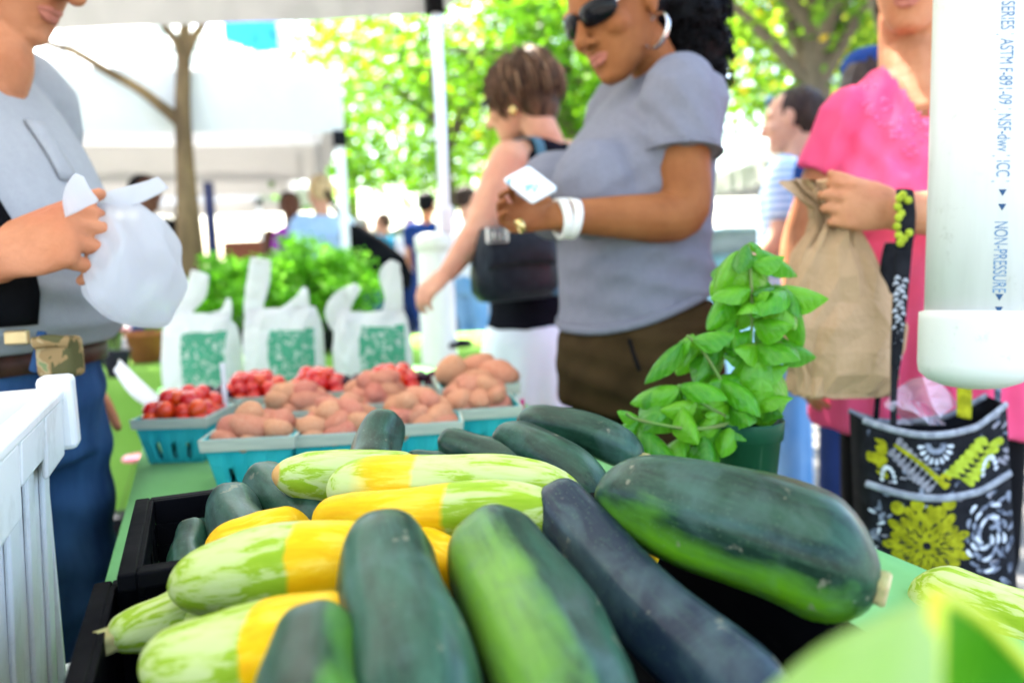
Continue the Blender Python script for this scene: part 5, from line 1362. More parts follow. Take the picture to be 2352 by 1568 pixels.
V, Fc = union(cloth, .008, 4); V, Fc = wrinkle(V, Fc, [(A(.3, .1, 1), .08, .004, None, 1)], .002, 30, 3); obj('sleeveless_top', V, Fc, M['black_top'], rt)
sk = [B.torso([(.38, 0, .26, .22), (.55, 0, .235, .20), (.72, 0, .21, .175), (.86, 0, .195, .158), (.90, 0, .18, .145)])]
V, Fc = union(sk, .009, 3); th = np.arctan2((V - B.o) @ B.f, (V - B.o) @ B.r); N__ = vnormals(V, Fc)
V = V + N__ * (np.sin(th * 13 + np.sin(V[:, 2] * 4)) * .016 * np.clip((.86 - V[:, 2]) / .4, 0, 1))[:, None]; obj('skirt', V, Fc, M['white_skirt'], rt)
shoes(B, .085, rt, M['shoe'])
hr = obj('hair', *union([ball(hc + H @ A(0, -.024, .034), (.086, .100, .092), H), ball(hc + H @ A(0, -.062, -.022), (.078, .062, .076), H)], .007, 2), M['hair_brown'], rt)
def lock(rg):
    a = rg.uniform(-2.5, 2.5) + math.pi * 1.5; e = rg.uniform(.15, 1.35); c = A(0, -.028, .03)
    d = lambda e_: c + A(math.cos(a) * math.cos(e_) * .090, math.sin(a) * math.cos(e_) * .104, math.sin(e_) * .098)
    l = rg.uniform(.5, 1.0); out = 1.02 + rg.uniform(.0, .20)
    return [c + (d(e + .25) - c) * .98, c + (d(e) - c) * 1.02, c + (d(e - l * .5) - c) * (out + .01), c + (d(max(-.75, e - l)) - c) * (out + .03) + A(0, 0, -.012)]
strands(hc, H, 620, lock, .0050, 5).build('locks', M['hair_brown'], hr, smooth=True)
hl = strands(hc, H, 120, lock, .0048, 15); M['hair_light'] = hair_mat('hair_light', (.30, .17, .09), (.42, .25, .14)); hl.build('highlights', M['hair_light'], hr, smooth=True)
er = hc + H @ A(-.079, -.012, -.045); obj('earring', *ball(er, (.012, .012, .016)), M['gold'], rt)
gl = [hc + H @ A(x, y, .012) for x, y in ((-.083, -.01), (-.080, .05), (-.068, .088), (-.03, .106))]; obj('glasses', *tube(gl, [(.004, .002), (.005, .002), (.014, .002), (.016, .002)], 8, ref=H[:, 2]), M['lens'], rt)
# her handbag
M['leather'] = simple('black_leather', (.012, .016, .022), (.02, .026, .034), 40, rough=.35, bump=.3, bscale=200, coat=.2)
hb_c = P(1182, 640, 2.14); HBg = root('handbag', hb_c, 'black leather handbag with a silver buckle on the back of the woman in black', 'handbag')
X = nrm(P(1282, 560, 2.20) - P(1086, 575, 2.12)); Zb = A(0, 0, 1); Yb = np.cross(Zb, X); Rb = np.stack([X, Yb, Zb], 1)
cB_ = P(1182, 605, 2.16)
n = 40; th = np.linspace(0, 2 * math.pi, n, endpoint=False); rings = []
for z, a, b in ((-.100, .085, .03), (-.096, .105, .045), (-.07, .122, .058), (-.02, .124, .060), (.03, .118, .055), (.075, .106, .045), (.10, .095, .030), (.104, .08, .012)):
    c, s = np.cos(th), np.sin(th)
    rings.append(cB_ + (np.stack([np.sign(c) * np.abs(c) ** .5 * a, np.sign(s) * np.abs(s) ** .6 * b, np.full(n, z)], 1)) @ Rb.T)
obj('bag_body', *loft(rings), M['leather'], HBg)
V = []; Fc = []
for i in range(13):
    for j in range(7):
        x = -.098 + .196 * i / 12; t = j / 6; z = .102 - .105 * t - .010 * (abs(i / 6 - 1) ** 4); y = -.047 - .020 * math.sin(t * 1.9)
        V.append(cB_ + Rb @ A(x, y, z)); 
for i in range(12):
    for j in range(6): a = i * 7 + j; Fc.append((a, a + 7, a + 8, a + 1))
solid(obj('flap', V, Fc, M['leather'], HBg), .004)
mb = MB(); bc = P(1142, 540, 2.06)
for sx_, sz_, hx, hz in ((-1, 0, .004, .020), (1, 0, .004, .020), (0, 1, .028, .004), (0, -1, .028, .004)): mb.box(bc + Rb @ A(sx_ * .026, 0, sz_ * .018), (hx, .004, hz), Rb)
mb.box(bc, (.012, .003, .012), Rb); bevel(mb.build('buckle', M['silver'], HBg), .002)
M['strap_blue'] = simple('slate_strap', (.05, .12, .17), (.07, .15, .2), 40, rough=.4)
obj('strap', *tube([cB_ + Rb @ A(.085, 0, .08), P(1268, 470, 2.20), P(1248, 380, 2.19), P(1232, 318, 2.22), B(-.06, .05, 1.44)], [(.014, .003)] * 5, 10, ref=X, k=4), M['strap_blue'], HBg)
obj('side_band', *tube([cB_ + Rb @ A(.108, -.02, .09), cB_ + Rb @ A(.122, -.03, .0), cB_ + Rb @ A(.10, -.035, -.09)], [(.02, .006)] * 3, 10, ref=X, k=4), M['strap_blue'], HBg)

# ---- stall holder at the left, seen from his right side
B = Body((-.855, 1.235), (1, -.10)); rt = root('person', B(0, 0, 0), 'stall holder in light grey tee and jeans holding up a plastic bag', 'person')
hc = P(14, -136, 1.20); H = head_axes((.99, -.12), rad(26), rad(0))
shr, elr, wrr = B(.21, -.03, 1.40), B(.27, -.17, 1.11), P(-12, 592, .985)
shl, ell, wrl = B(-.21, -.02, 1.40), B(-.27, -.10, 1.12), B(-.26, .0, .90)
parts = head_parts(hc, H, 1.12, 1.15) + arm_parts(shr, elr, wrr, (.058, .054, .048, .047, .043, .034)) + arm_parts(shl, ell, wrl)
fd = P(140, 545, .985) - wrr
parts += hand_parts(wrr, fd, nrm(FWD * .75 + A(.25, 0, -.28)), UPV + RGT * .25, sc=1.12, curls=[(.55, 1.0, .55), (.70, 1.05, .6), (.85, 1.1, .6), (1.0, 1.1, .6)], thumb=(.92, .34, .16), tcurl=.30, spread=.02)
parts += hand_parts(wrl, -B.u, B.r, B.f)
nk = hc + H @ A(0, -.02, -.06)
parts += [tube([nk, hc + H @ A(0, -.045, -.13), B(0, -.03, 1.44), B(0, 0, 1.34)], [.064, .062, .075, .12], 18), B.torso([(1.0, 0, .15, .13), (1.25, 0, .17, .13), (1.40, -.01, .19, .09), (1.45, -.02, .12, .06)])]
parts += [tube([hc + H @ A(0, .045, -.09), hc + H @ A(0, .0, -.12), P(-6, 125, 1.2), P(-30, 190, 1.2)], [.03, .042, .050, .055], 14)]
V, Fc = union(parts, .0038, 4); obj('body', V, Fc, M['skin_ruddy'], rt)
obj('lips', *union(lips_parts(hc, H, 1.12), .002, 2), M['lips'], rt)
obj('hair', *union([ball(hc + H @ A(0, -.035, .035), (.088, .098, .092), H)], .007, 2), M['hair_grey'], rt)
prof = [(.985, .02, .185, .165), (1.02, .03, .200, .190), (1.08, .040, .205, .200), (1.15, .035, .205, .190), (1.22, .022, .207, .170), (1.30, .005, .212, .148), (1.36, -.008, .205, .125), (1.42, -.022, .165, .098), (1.452, -.03, .115, .084), (1.475, -.03, .092, .080), (1.49, -.028, .082, .074)]
cloth = [B.torso(prof)] + [tube([B(.10, -.02, 1.40), shr, shr + (elr - shr) * .62], [.075, .085, .085], 18), tube([B(-.10, -.02, 1.40), shl, shl + (ell - shl) * .6], [.075, .085, .085], 18)]
V, Fc = union(cloth, .006, 5)
V, Fc = wrinkle(V, Fc, [(nrm(A(.65, 0, .75)), .042, .006, P(150, 690, 1.02), .12), ((0, 0, 1), .05, .004, P(120, 740, 1.02), .10), (nrm(A(.2, 0, 1)), .09, .003, B(.1, .05, 1.3), .2)], .0016, 30, 6)
tee = obj('tee_shirt', V, Fc, M['tee_vendor'], rt)
# chest pocket standing off the far breast
a0 = P(156, 318, 1.16); mb = MB(); pr_ = [P(150, 306, 1.12), P(196, 340, 1.15), P(202, 430, 1.16), P(168, 440, 1.12)]
bvT = BVHTree.FromPolygons([tuple(v) for v in V], Fc)
grid = []
for j in range(7):
    for i in range(5):
        f, g = i / 4, j / 6; q = B(-.03 + .045 * (1 - f), .30, 1.33 - .09 * g); h_ = bvT.ray_cast(Vector(q), Vector(-B.f))
        hp = np.array(h_[0]) if h_[0] is not None else B(.05, .16, 1.33 - .1 * g); grid.append(hp + B.f * (.004 + .012 * (1 - g) * math.sin(math.pi * f)))
solid(obj('pocket', grid, [(j * 5 + i, j * 5 + i + 1, j * 5 + i + 6, j * 5 + i + 5) for j in range(6) for i in range(4)], M['tee_vendor'], tee), .003)
cl_pts = [B.ring(1.462 , -.034, .098, .083, n=32)]; ring = cl_pts[0]; obj('collar', *tube([q + A(0, 0, .012 * ((q - B.o) @ B.f < -.03)) for q in np.vstack([ring, ring[:1]])], [(.010, .006)] * 33, 8, ref=A(0, 0, 1), k=1, round_=False), M['tee_vendor'], tee)
# open black vest: back and side panel with a straight front edge
V = []; Fc = []; zs = np.linspace(1.03, 1.44, 20); m = 30
for z in zs:
    cyy = np.interp(z, [p[0] for p in prof], [p[1] for p in prof]); hw = np.interp(z, [p[0] for p in prof], [p[2] for p in prof]); hd = np.interp(z, [p[0] for p in prof], [p[3] for p in prof])
    edge = np.interp(z, [1.03, 1.20, 1.30, 1.37, 1.44], [1.02, .95, .82, .6, .2])
    for i in range(m):
        a = edge - (edge + 2.3) * i / (m - 1)
        V.append(B(math.copysign(abs(math.cos(a)) ** .8, math.cos(a)) * (hw + .012), cyy + math.copysign(abs(math.sin(a)) ** .8, math.sin(a)) * (hd + .012), z))
for j in range(19):
    for i in range(m - 1): a = j * m + i; Fc.append((a, a + 1, a + m + 1, a + m))
solid(obj('vest', V, Fc, M['black_cloth'], rt), .004)
jn = [B.torso([(.80, 0, .175, .15), (.90, .005, .182, .155), (.985, .012, .178, .155), (1.0, .012, .17, .15)])] + [leg_parts(B, s * .098, .84, .108, .088, .075, y=.03) for s in (-1, 1)]
V, Fc = union(jn, .007, 4); V, Fc = wrinkle(V, Fc, [(A(.3, 0, 1), .09, .006, None, 1)], .003, 28, 7); jo = obj('jeans', V, Fc, M['jeans'], rt)
M['belt'] = simple('leather_belt', (.045, .022, .014), (.07, .03, .02), 40, rough=.4, bump=.2)
obj('belt', *B.torso([(.955, .012, .185, .162), (.985, .012, .186, .163)]), M['belt'], jo)
M['brass'] = simple('brass', (.62, .48, .25), rough=.3, metal=.9)
ang = lambda a, z, off=.0: B(math.cos(a) * (.187 + off), .012 + math.sin(a) * (.164 + off), z)
bevel(MB().box(P(40, 775, 1.055), (.016, .005, .010)).build('buckle', M['brass'], jo), .003)
obj('belt_loop', *tube([P(96, 765, 1.04), P(90, 800, 1.04), P(78, 850, 1.04)], [(.007, .003)] * 3, 8, ref=RGT), M['jeans'], jo)
k = N_('camo'); v = k.co(); M['camo'] = k.fin(k.ramp(k.noise(v, 38, 2, .5, .6), [(.38, (.10, .09, .035)), (.45, (.30, .19, .08)), (.55, (.42, .30, .15)), (.62, (.20, .24, .10))], 'CONSTANT'), .6, .3)
pch = P(138, 818, 1.035); o = MB().box(pch, (.027, .016, .027), rotz(-.2)).build('phone_pouch', M['camo'], jo); bevel(o, .008, 3)
obj('pouch_flap', *tube([pch + A(-.022, -.018, .020), pch + A(.0, -.021, .023), pch + A(.022, -.018, .020)], [(.008, .003)] * 3, 8, ref=A(0, 0, 1)), M['camo'], jo)
shoes(B, .1, rt, M['shoe'])
# plastic bag in his hand
k = N_('thin_plastic'); v = k.co(); k.bump(k.noise(k.co('Object', (1, 1, .5)), 26, 5, .6, 1.2), .5, .012); k.fin((.74, .75, .78), .45, .4); M['thinbag'] = k.translucent(.55, (.80, .81, .86)); see_through(k, .22)
pbR = root('produce_bag', P(300, 745, .99), 'thin white plastic bag held up in the hand of the stall holder', 'plastic bag')
cn = P(210, 490, .965); rings = []; n = 40; th = np.linspace(0, 2 * math.pi, n, endpoint=False)
PR = ((158, 500, 215, 470, .012), (178, 522, 262, 462, .03), (196, 552, 325, 470, .05), (203, 590, 372, 510, .065), (206, 640, 398, 570, .075), (214, 690, 408, 640, .075), (240, 725, 404, 700, .06), (285, 745, 392, 742, .035), (320, 752, 372, 754, .012))
for gi, (u0, v0, u1, v1, dp) in enumerate(catmull(PR, 6)):
    gt = gi / 48; a, b = P(u0, v0, 1.055), P(u1, v1, 1.075); c = (a + b) / 2; hx = (b - a) / 2
    q = c + np.cos(th)[:, None] * hx + np.sin(th)[:, None] * FWD * dp
    pl = (.07 * np.cos(th * 7 + 1 + gt * 2) + .05 * np.cos(th * 12 + 3 * gt)) * max(0, 1 - gt * 1.1); q = c + (q - c) * (1 + pl)[:, None]
    q = q + (hashn(q, 130, 7) * .0022)[:, None] * FWD[None] + (hashn(q, 48, 3) * .008)[:, None] * nrm(hx)[None] + (hashn(q, 40, 5) * .010)[:, None] * FWD[None]
    rings.append(q)
obj('bag_body', *loft(rings), M['thinbag'], pbR)
def sheet(rows, name, parent, mat, nn=9, amp=.004, seed=0):
    V = []; Fc = []
    rows = [(np.asarray(a), np.asarray(b)) for a, b in rows]; ra = catmull([a for a, b in rows], 4); rb = catmull([b for a, b in rows], 4)
    for a, b in zip(ra, rb):
        for j in range(nn): V.append(a + (b - a) * j / (nn - 1))
    V = np.array(V); V = V + (hashn(V, 60, seed) * amp)[:, None] * FWD[None] + (hashn(V, 45, seed + 1) * amp)[:, None] * UPV[None] * .5
    for i in range(len(ra) - 1):
        for j in range(nn - 1): q = i * nn + j; Fc.append((q, q + 1, q + nn + 1, q + nn))
    return solid(obj(name, V, Fc, mat, parent), .0008)
sheet([(P(150, 500, .97), P(215, 470, .96)), (P(142, 460, .965), P(228, 462, .955)), (P(150, 425, .96), P(212, 440, .95)), (P(176, 402, .955), P(194, 408, .95))], 'mouth', pbR, M['thinbag'])
sheet([(P(205, 482, 1.03), P(205, 462, 1.03)), (P(262, 484, 1.04), P(255, 440, 1.04)), (P(325, 465, 1.05), P(310, 425, 1.055)), (P(386, 428, 1.06), P(362, 404, 1.065))], 'tail', pbR, M['thinbag'], seed=4)
# ------------------------------------------------------------------ people farther off
def far_person(loc, face, hgt, label, skin_, top, legs, hair, sleeve=.5, arms=None, hair_long=False, voxel=.012, extra=None, wide=1.0, skirt=False):
    s = hgt / 1.70; B = Body(loc, face); rt = root('person', B(0, 0, 0), label, 'person', 'shoppers farther off')
    hc = B(0, .0, 1.58 * s); H = head_axes(face, rad(6), 0)
    def q(x, y, z): return B(x * s, y * s, z * s)
    pa = head_parts(hc, H, s)
    pa += [tube([hc + H @ A(0, -.03, -.07), q(0, -.02, 1.44), q(0, 0, 1.36)], [.05, .052, .08], 12), loft([B.ring(z * s, 0, w_ * s, d_ * s) for z, w_, d_ in ((.95, .13, .09), (1.2, .14, .09), (1.37, .15, .07), (1.41, .1, .05))])]
    arms = arms or [((.20, -.0, 1.12), (.19, .16, .95)), ((-.20, 0, 1.12), (-.19, .16, .95))]
    cl = [loft([B.ring(z * s, 0, w_ * s * wide, d_ * s * wide) for z, w_, d_ in ((.86, .17, .125), (.98, .16, .118), (1.15, .165, .12), (1.28, .175, .118), (1.36, .16, .09), (1.41, .11, .065), (1.425, .09, .06))])]
    for sg, (e_, w_) in zip((1, -1), arms):
        S, E_, W_ = q(sg * .17, -.01, 1.36), q(*e_), q(*w_)
        pa += arm_parts(S, E_, W_) + hand_parts(W_, nrm(W_ - E_), -B.u + B.r * sg * -.3, -B.r * sg, sc=.92)
        if sleeve > 0:
            t = sleeve
            cl.append(tube([q(sg * .1, -.01, 1.36), S, S + (E_ - S) * min(1, t)] + ([E_ + (W_ - E_) * (t - 1) * .95] if t > 1 else []), [.06, .068, .062] + ([.045] if t > 1 else []), 14))
    if skirt: pa += [leg_parts(B, sg * .085, .6 * s, .08, .06, .042) for sg in (-1, 1)]
    obj('body', *union(pa, voxel * .6, 2), skin_, rt)
    V, Fc = union(cl, voxel, 3); obj('shirt', *wrinkle(V, Fc, [], .003, 26, 3), top, rt)
    lg = [loft([B.ring(z * s, 0, w_ * s, d_ * s) for z, w_, d_ in ((.78, .17, .13), (.88, .172, .13), (.95, .16, .12))])] + [leg_parts(B, sg * .09 * s, .82 * s, .098, .078, .065) for sg in (-1, 1)]
    obj('trousers', *union(lg, voxel, 3), legs, rt)
    hp = [ball(hc + H @ (A(0, -.028, .034) * s), A(.086, .100, .092) * s, H), ball(hc + H @ (A(0, -.058, -.005) * s), A(.078, .062, .07) * s, H)]
    if hair_long: hp.append(tube([hc + H @ A(0, -.06, .02), hc + H @ A(0, -.09, -.08), hc + H @ A(0, -.09, -.18)], [.08, .085, .05], 12))
    V, Fc = union(hp, voxel * .7, 2); Nn = vnormals(V, Fc); V = V + Nn * (hashn(V * A(1, 1, .4), 120, 3) * .006)[:, None]
    obj('hair', V, Fc, hair, rt); shoes(B, .09, rt, M['shoe'])
    return rt, B, hc, H
k = N_('striped_shirt'); wv = k.n('ShaderNodeTexWave', wave_type='BANDS', bands_direction='Z', i_0=k.co(), i_Scale=11.0, i_Distortion=.6).outputs[1]
M['striped'] = k.fin(k.ramp(wv, [(.35, (.70, .74, .82)), (.6, (.22, .36, .58))]), .8, .2)
M['purple'] = fabric('purple_top', (.42, .02, .48), (.34, .015, .40), 10); M['navy'] = fabric('navy', (.012, .035, .14), (.02, .05, .2), 10)
M['ltblue'] = fabric('light_blue_shirt', (.40, .52, .68), (.32, .45, .62), 10); M['blackwhite'] = fabric('dark_print', (.06, .06, .08), (.2, .2, .24), 60)
M['teal_top'] = fabric('teal_top', (.02, .2, .34), (.03, .28, .45), 10); M['white_top'] = fabric('white_top', (.75, .75, .78), (.7, .7, .74), 10); M['red_top'] = fabric('red_top', (.5, .12, .12), (.6, .3, .28), 10)
def gp(u, d): q = P(u, 560, d); return (q[0], q[1])
r1, B1, h1, H1 = far_person(gp(1818, 3.15), (-.85, .52), 1.72, 'dark-haired shopper in a blue striped shirt beyond the woman in pink', M['skin_fair'], M['striped'], M['jeans_light'], M['hair_dkbrown'], .55, voxel=.009)
V = [h1 + H1 @ A(x, y, z) for x, y, z in ((-.075, .05, .085), (-.02, .085, .09), (.03, .085, .09), (.08, .05, .085))]
obj('sunglasses', *tube(V, [(.015, .006), (.02, .006), (.02, .006), (.015, .006)], 8, ref=H1[:, 2]), M['strap_blue'], r1)
r2_, B2, h2, H2 = far_person((1.20, 2.62), (.6, .8), 1.72, 'tall shopper with long hair and blue cap behind the pink shoulder', M['skin_fair'], M['navy'], M['jeans_dark'], M['hair_dkbrown'], .5, voxel=.010, hair_long=True)
V, Fc = union([ball(h2 + H2 @ A(0, -.015, .062), (.098, .112, .07), H2), tube([h2 + H2 @ A(0, .08, .05), h2 + H2 @ A(0, .15, .035)], [(.075, .008), (.06, .006)], 12, ref=H2[:, 0])], .008, 2)
M['cap_blue'] = fabric('blue_cap', (.015, .035, .12), (.02, .05, .17), 20); obj('cap', V, Fc, M['cap_blue'], r2_)
far_person(gp(672, 6.1), (.35, -.93), 1.66, 'dark-skinned shopper in a purple top and dark patterned jacket by the herb table', M['skin_dark'], M['purple'], M['navy'], M['hair_black'], 0)
rp_, Bp, hp_, Hp = far_person(gp(742, 5.6), (-.55, .8), 1.72, 'blond shopper in a light blue shirt with a black shoulder bag', M['skin_fair'], M['ltblue'], M['jeans'], M['hair_blond'], 1.4, wide=1.15)
bagc = P(862, 590, 5.3); sb = root('shoulder_bag', bagc, 'large black shoulder bag hanging behind the blond shopper', 'bag')
V, Fc = union([loft([bagc + A(.10 * t, 0, z) + np.stack([np.cos(th_) * a, np.sin(th_) * .07, np.zeros(24)], 1) for z, a, t, th_ in [(z, a, t, np.linspace(0, 6.283, 24, endpoint=False)) for z, a, t in ((-.22, .08, 1.6), (-.12, .17, .8), (.0, .20, 0), (.12, .15, -.9), (.22, .07, -1.6))]])], .015, 3); obj('bag_body', V, Fc, M['black_cloth'], sb)
obj('strap', *tube([bagc + A(-.14, 0, .18), bagc + A(-.24, -.02, .32), bagc + A(-.30, 0, .44)], [.02] * 3, 8), M['black_cloth'], sb)
far_person(gp(985, 7.5), (.2, 1), 1.74, 'man in a navy shirt seen behind the far canopy leg', M['skin_tan'], M['navy'], M['navy'], M['hair_black'], .5)
far_person(gp(1078, 6.8), (.7, .7), 1.72, 'shopper with brown hair and pale top right of the far canopy leg', M['skin_fair'], M['white_top'], M['jeans_light'], M['hair_dkbrown'], .5)
far_person(gp(345, 5.2), (.9, -.4), 1.72, 'dark-skinned person in a black shirt behind the plastic bag', M['skin_dark'], M['black_cloth'], M['navy'], M['hair_black'], .5)
far_person(gp(880, 9.5), (-.9, .3), 1.68, 'distant shopper in a teal top near the parked cars', M['skin_fair'], M['teal_top'], M['navy'], M['hair_brown'], .5)
far_person(gp(835, 10.5), (.5, .8), 1.70, 'distant shopper in a faded red top', M['skin_fair'], M['red_top'], M['jeans_dark'], M['hair_grey'], .5)
far_person(gp(945, 11), (.2, -1), 1.70, 'distant shopper in a white top walking this way', M['skin_fair'], M['white_top'], M['jeans_dark'], M['hair_dkbrown'], .5)

# ------------------------------------------------------------------ tents across the way
M['table_white'] = fabric('white_table_cloth', (.72, .72, .70), (.66, .66, .64), 3)
def tent(cx_, cy_, w_, d_, yaw, eave, peak, val, label, mat=None, pole=None):
    mat = mat or M['tent']; rt = root('market_tent', (cx_, cy_, 0), label, 'tent', 'white market tents across the way'); R = rotz(yaw); c0 = A(cx_, cy_, 0)
    cs = [c0 + R @ A(sx * w_ / 2, sy * d_ / 2, eave) for sx, sy in ((1, -1), (-1, -1), (-1, 1), (1, 1))]
    roof(cs, peak, 'roof_panel', mat, rt, 6)
    for i in range(4):
        V, Fc = vertical_strip(cs[i], cs[(i + 1) % 4], eave - val, eave, 24, .02, .01, i); obj('valance', V, Fc, M['valance'] if mat is M['tent'] else mat, rt)
        bevel(MB().box(A(cs[i][0], cs[i][1], eave / 2) + R @ A(-.03 if i in (0, 3) else .03, .03 if i < 2 else -.03, 0), (.028, .028, eave / 2), R).build('leg', pole or M['whitepole'], rt), .004)
        b = A(cs[i][0], cs[i][1], eave - val - .04) + R @ A(-.03 if i in (0, 3) else .03, .03 if i < 2 else -.03, 0)
        MB().box(b, (.042, .042, .05), R).build('bracket', M['blackplastic'], rt)
    return rt
_c = A(-1.04, 5.2, 0) - rotz(.28) @ A(1.525, -1.525, 0)
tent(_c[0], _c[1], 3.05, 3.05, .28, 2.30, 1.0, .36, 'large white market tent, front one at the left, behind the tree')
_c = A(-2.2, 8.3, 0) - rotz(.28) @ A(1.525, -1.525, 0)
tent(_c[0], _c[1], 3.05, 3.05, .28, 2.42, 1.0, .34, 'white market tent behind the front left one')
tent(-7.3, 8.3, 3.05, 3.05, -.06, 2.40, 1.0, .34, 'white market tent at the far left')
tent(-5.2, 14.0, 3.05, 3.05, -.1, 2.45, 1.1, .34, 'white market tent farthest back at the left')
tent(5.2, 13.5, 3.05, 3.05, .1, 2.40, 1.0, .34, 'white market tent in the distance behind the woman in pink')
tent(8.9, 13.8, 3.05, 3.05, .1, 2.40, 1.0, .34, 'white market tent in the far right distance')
# blue banner
q0, q1 = P(512, 48, 9.0), P(640, 118, 9.0); bn = root('blue_banner', A(q1[0], q1[1], 0), 'blue banner on a pole above the left tents', 'banner')
obj('cloth', *(lambda V, Fc: (V, Fc))(*vertical_strip(A(q0[0], q0[1], q0[2] + .25), A(q1[0], q1[1], q0[2] + .25), q1[2], q0[2] + .25, 16, .03, 0, 2)), M['blue_fabric'], bn)
obj('pole', *tube([A(q1[0] + .03, q1[1], 0), A(q1[0] + .03, q1[1], q0[2] + .4)], [.025, .02], 10, k=1), M['alu'], bn)
# dark lamp post
lp = P(488, 560, 8.2); LP = root('lamp_post', A(lp[0], lp[1], 0), 'dark navy post between the left tents', 'post')
M['navy_paint'] = simple('navy_paint', (.02, .03, .09), (.03, .04, .12), 20, rough=.4)
obj('pole', *lathe([(.09, 0), (.09, .35), (.06, .4), (.052, 2.1), (.03, 2.15), (.001, 2.2)], A(lp[0], lp[1], 0), 16), M['navy_paint'], LP)
obj('collar', *lathe([(.07, .55), (.085, .57), (.085, .62), (.07, .64)], A(lp[0], lp[1], 0), 16), M['navy_paint'], LP)
# stall tables under the tents with signs
M['board'] = simple('brown_board', (.16, .055, .03), (.24, .09, .05), 25, rough=.7); M['peach'] = simple('peach_board', (.72, .55, .42), (.66, .5, .38), 8, rough=.7)
def stall_table(c, w_, d_, h, yaw, label, mat):
    R = rotz(yaw); c = A(c[0], c[1], 0); fr = lambda s, t, z: c + R @ A(t, s - d_ / 2, z)
    V, Fc = drape(0, d_, -w_ / 2, w_ / 2, h, h - .06, nl=40, ns=6, amp=.02, seed=int(abs(c[0]) * 10), frame=fr)
    rt = obj('stall_table', V, Fc, mat, origin=c); tag(rt, label, 'table'); return rt
c = gp(600, 8.0); stall_table(c, 1.8, .75, .76, .05, 'white covered stall table under the left tents', M['table_white'])
MB().box((c[0], c[1] + .1, 1.22), (.42, .02, .14)).build('sign_board', M['board'], origin=(c[0], c[1], 1.1)); tag(bpy.data.objects['sign_board'], 'dark red-brown sign board above the white stall table', 'sign')
for dx in (-.3, .3): MB().box((c[0] + dx, c[1] + .12, .92), (.015, .015, .17)).build('post', M['board'], bpy.data.objects['sign_board'])
o = MB().box((c[0] + .05, c[1] - .1, .94), (.45, .12, .16)).build('display_box', M['peach'], origin=(c[0], c[1], .78)); bevel(o, .02); tag(o, 'peach-coloured display box on the white stall table', 'box')
c5 = gp(1735, 6.6); stall_table(c5, 2.2, .8, .78, .1, 'pale blue covered stall table in the right background', fabric('pale_blue_cloth', (.36, .60, .68), (.45, .68, .75), 3))
tl = T(.40, 1.0); lt = onz(278, 850, TZ); frl = lambda s, t, z: lt + rotz(.38) @ A(t, s, z - TZ)
V, Fc = drape(0, .75, -1.2, .42, TZ - .004, .62, nl=50, ns=8, amp=.02, seed=9, frame=frl)
obj_lt = obj('stall_table', V, Fc, M['lime_cloth'], origin=(lt[0], lt[1], 0)); tag(obj_lt, 'side table under a darker lime green cloth behind the stall holder', 'table')
# front skirt of that table
V, Fc = vertical_strip(frl(-.02, .44, TZ - .01), frl(.77, .44, TZ - .01), .14, TZ - .006, 20, .03, 0, 3); o = obj('skirt', V, Fc, M['lime_cloth'], obj_lt)

# ------------------------------------------------------------------ parked cars
M['carglass'] = simple('car_glass', (.22, .27, .30), (.3, .36, .38), 3, rough=.15, coat=1)
def car(c, yaw, col, label, sc=1.0):
    R = rotz(yaw); c = A(c[0], c[1], 0); rt = root('parked_car', c, label, 'car', 'cars parked beyond the market')
    prof = [(-2.15, .42, .75), (-2.1, .35, .82), (-1.3, .28, .95), (-.6, .26, 1.0), (.6, .26, 1.0), (1.5, .28, .95), (2.1, .35, .85), (2.2, .45, .7)]
    def sec(x, z0, z1, hw): 
        t = np.linspace(0, 2 * math.pi, 28, endpoint=False); ex = .35
        return c + (np.stack([np.full(28, x), np.sign(np.cos(t)) * np.abs(np.cos(t)) ** ex * hw, (z0 + z1) / 2 + np.sign(np.sin(t)) * np.abs(np.sin(t)) ** ex * (z1 - z0) / 2], 1) * sc) @ R.T
    obj('body', *loft([sec(x, a, b, .86 if abs(x) < 2 else .72) for x, a, b in prof]), col, rt)
    cab = [(-1.75, .95, .96, .70), (-1.2, .9, 1.42, .66), (-.6, .9, 1.52, .66), (.3, .9, 1.50, .66), (1.1, .9, .98, .72)]
    obj('cabin', *loft([sec(x, a, b, h_) for x, a, b, h_ in cab]), M['carglass'], rt)
    obj('roof', *loft([sec(x, a, b, h_) for x, a, b, h_ in ((-1.25, 1.40, 1.45, .60), (-.6, 1.46, 1.55, .63), (.2, 1.45, 1.54, .62), (.45, 1.40, 1.43, .6))]), col, rt)
    for x in (-1.35, 1.35):
        for y in (-.82, .82):
            w_ = c + R @ (A(x, y, .32) * sc); axm = basis(R @ A(0, 1, 0)); Rw = np.stack([axm[:, 1], axm[:, 2], axm[:, 0]], 1)
            tyre = obj('wheel', *lathe([(.2 * sc, -.1), (.3 * sc, -.11), (.32 * sc, -.07), (.32 * sc, .07), (.3 * sc, .11), (.2 * sc, .1)], w_, 24, ax=Rw), M['blackplastic'], rt)
            obj('rim', *lathe([(.02, -.112), (.19 * sc, -.112), (.2 * sc, -.09), (.2 * sc, .09), (.19 * sc, .112), (.02, .112)], w_, 16, ax=Rw), M['silver'], tyre)
    for y in (-.6, .6): obj('headlight', *ball(c + R @ (A(2.12, y, .72) * sc), .10 * sc), M['ivory'], rt)
    return rt
def paint(n, a): return simple(n, a, tuple(x * .95 for x in a), 2, rough=.3, coat=.8)
car(gp(905, 14), 1.2, paint('tan_paint', (.42, .36, .28)), 'tan car parked beyond the far canopy leg', 1.1)
car(gp(800, 17), .2, paint('white_car_paint', (.7, .7, .7)), 'white car parked farther back in the centre')
car(gp(1700, 16), .1, paint('blue_car_paint', (.25, .45, .55)), 'pale blue car parked in the right background')
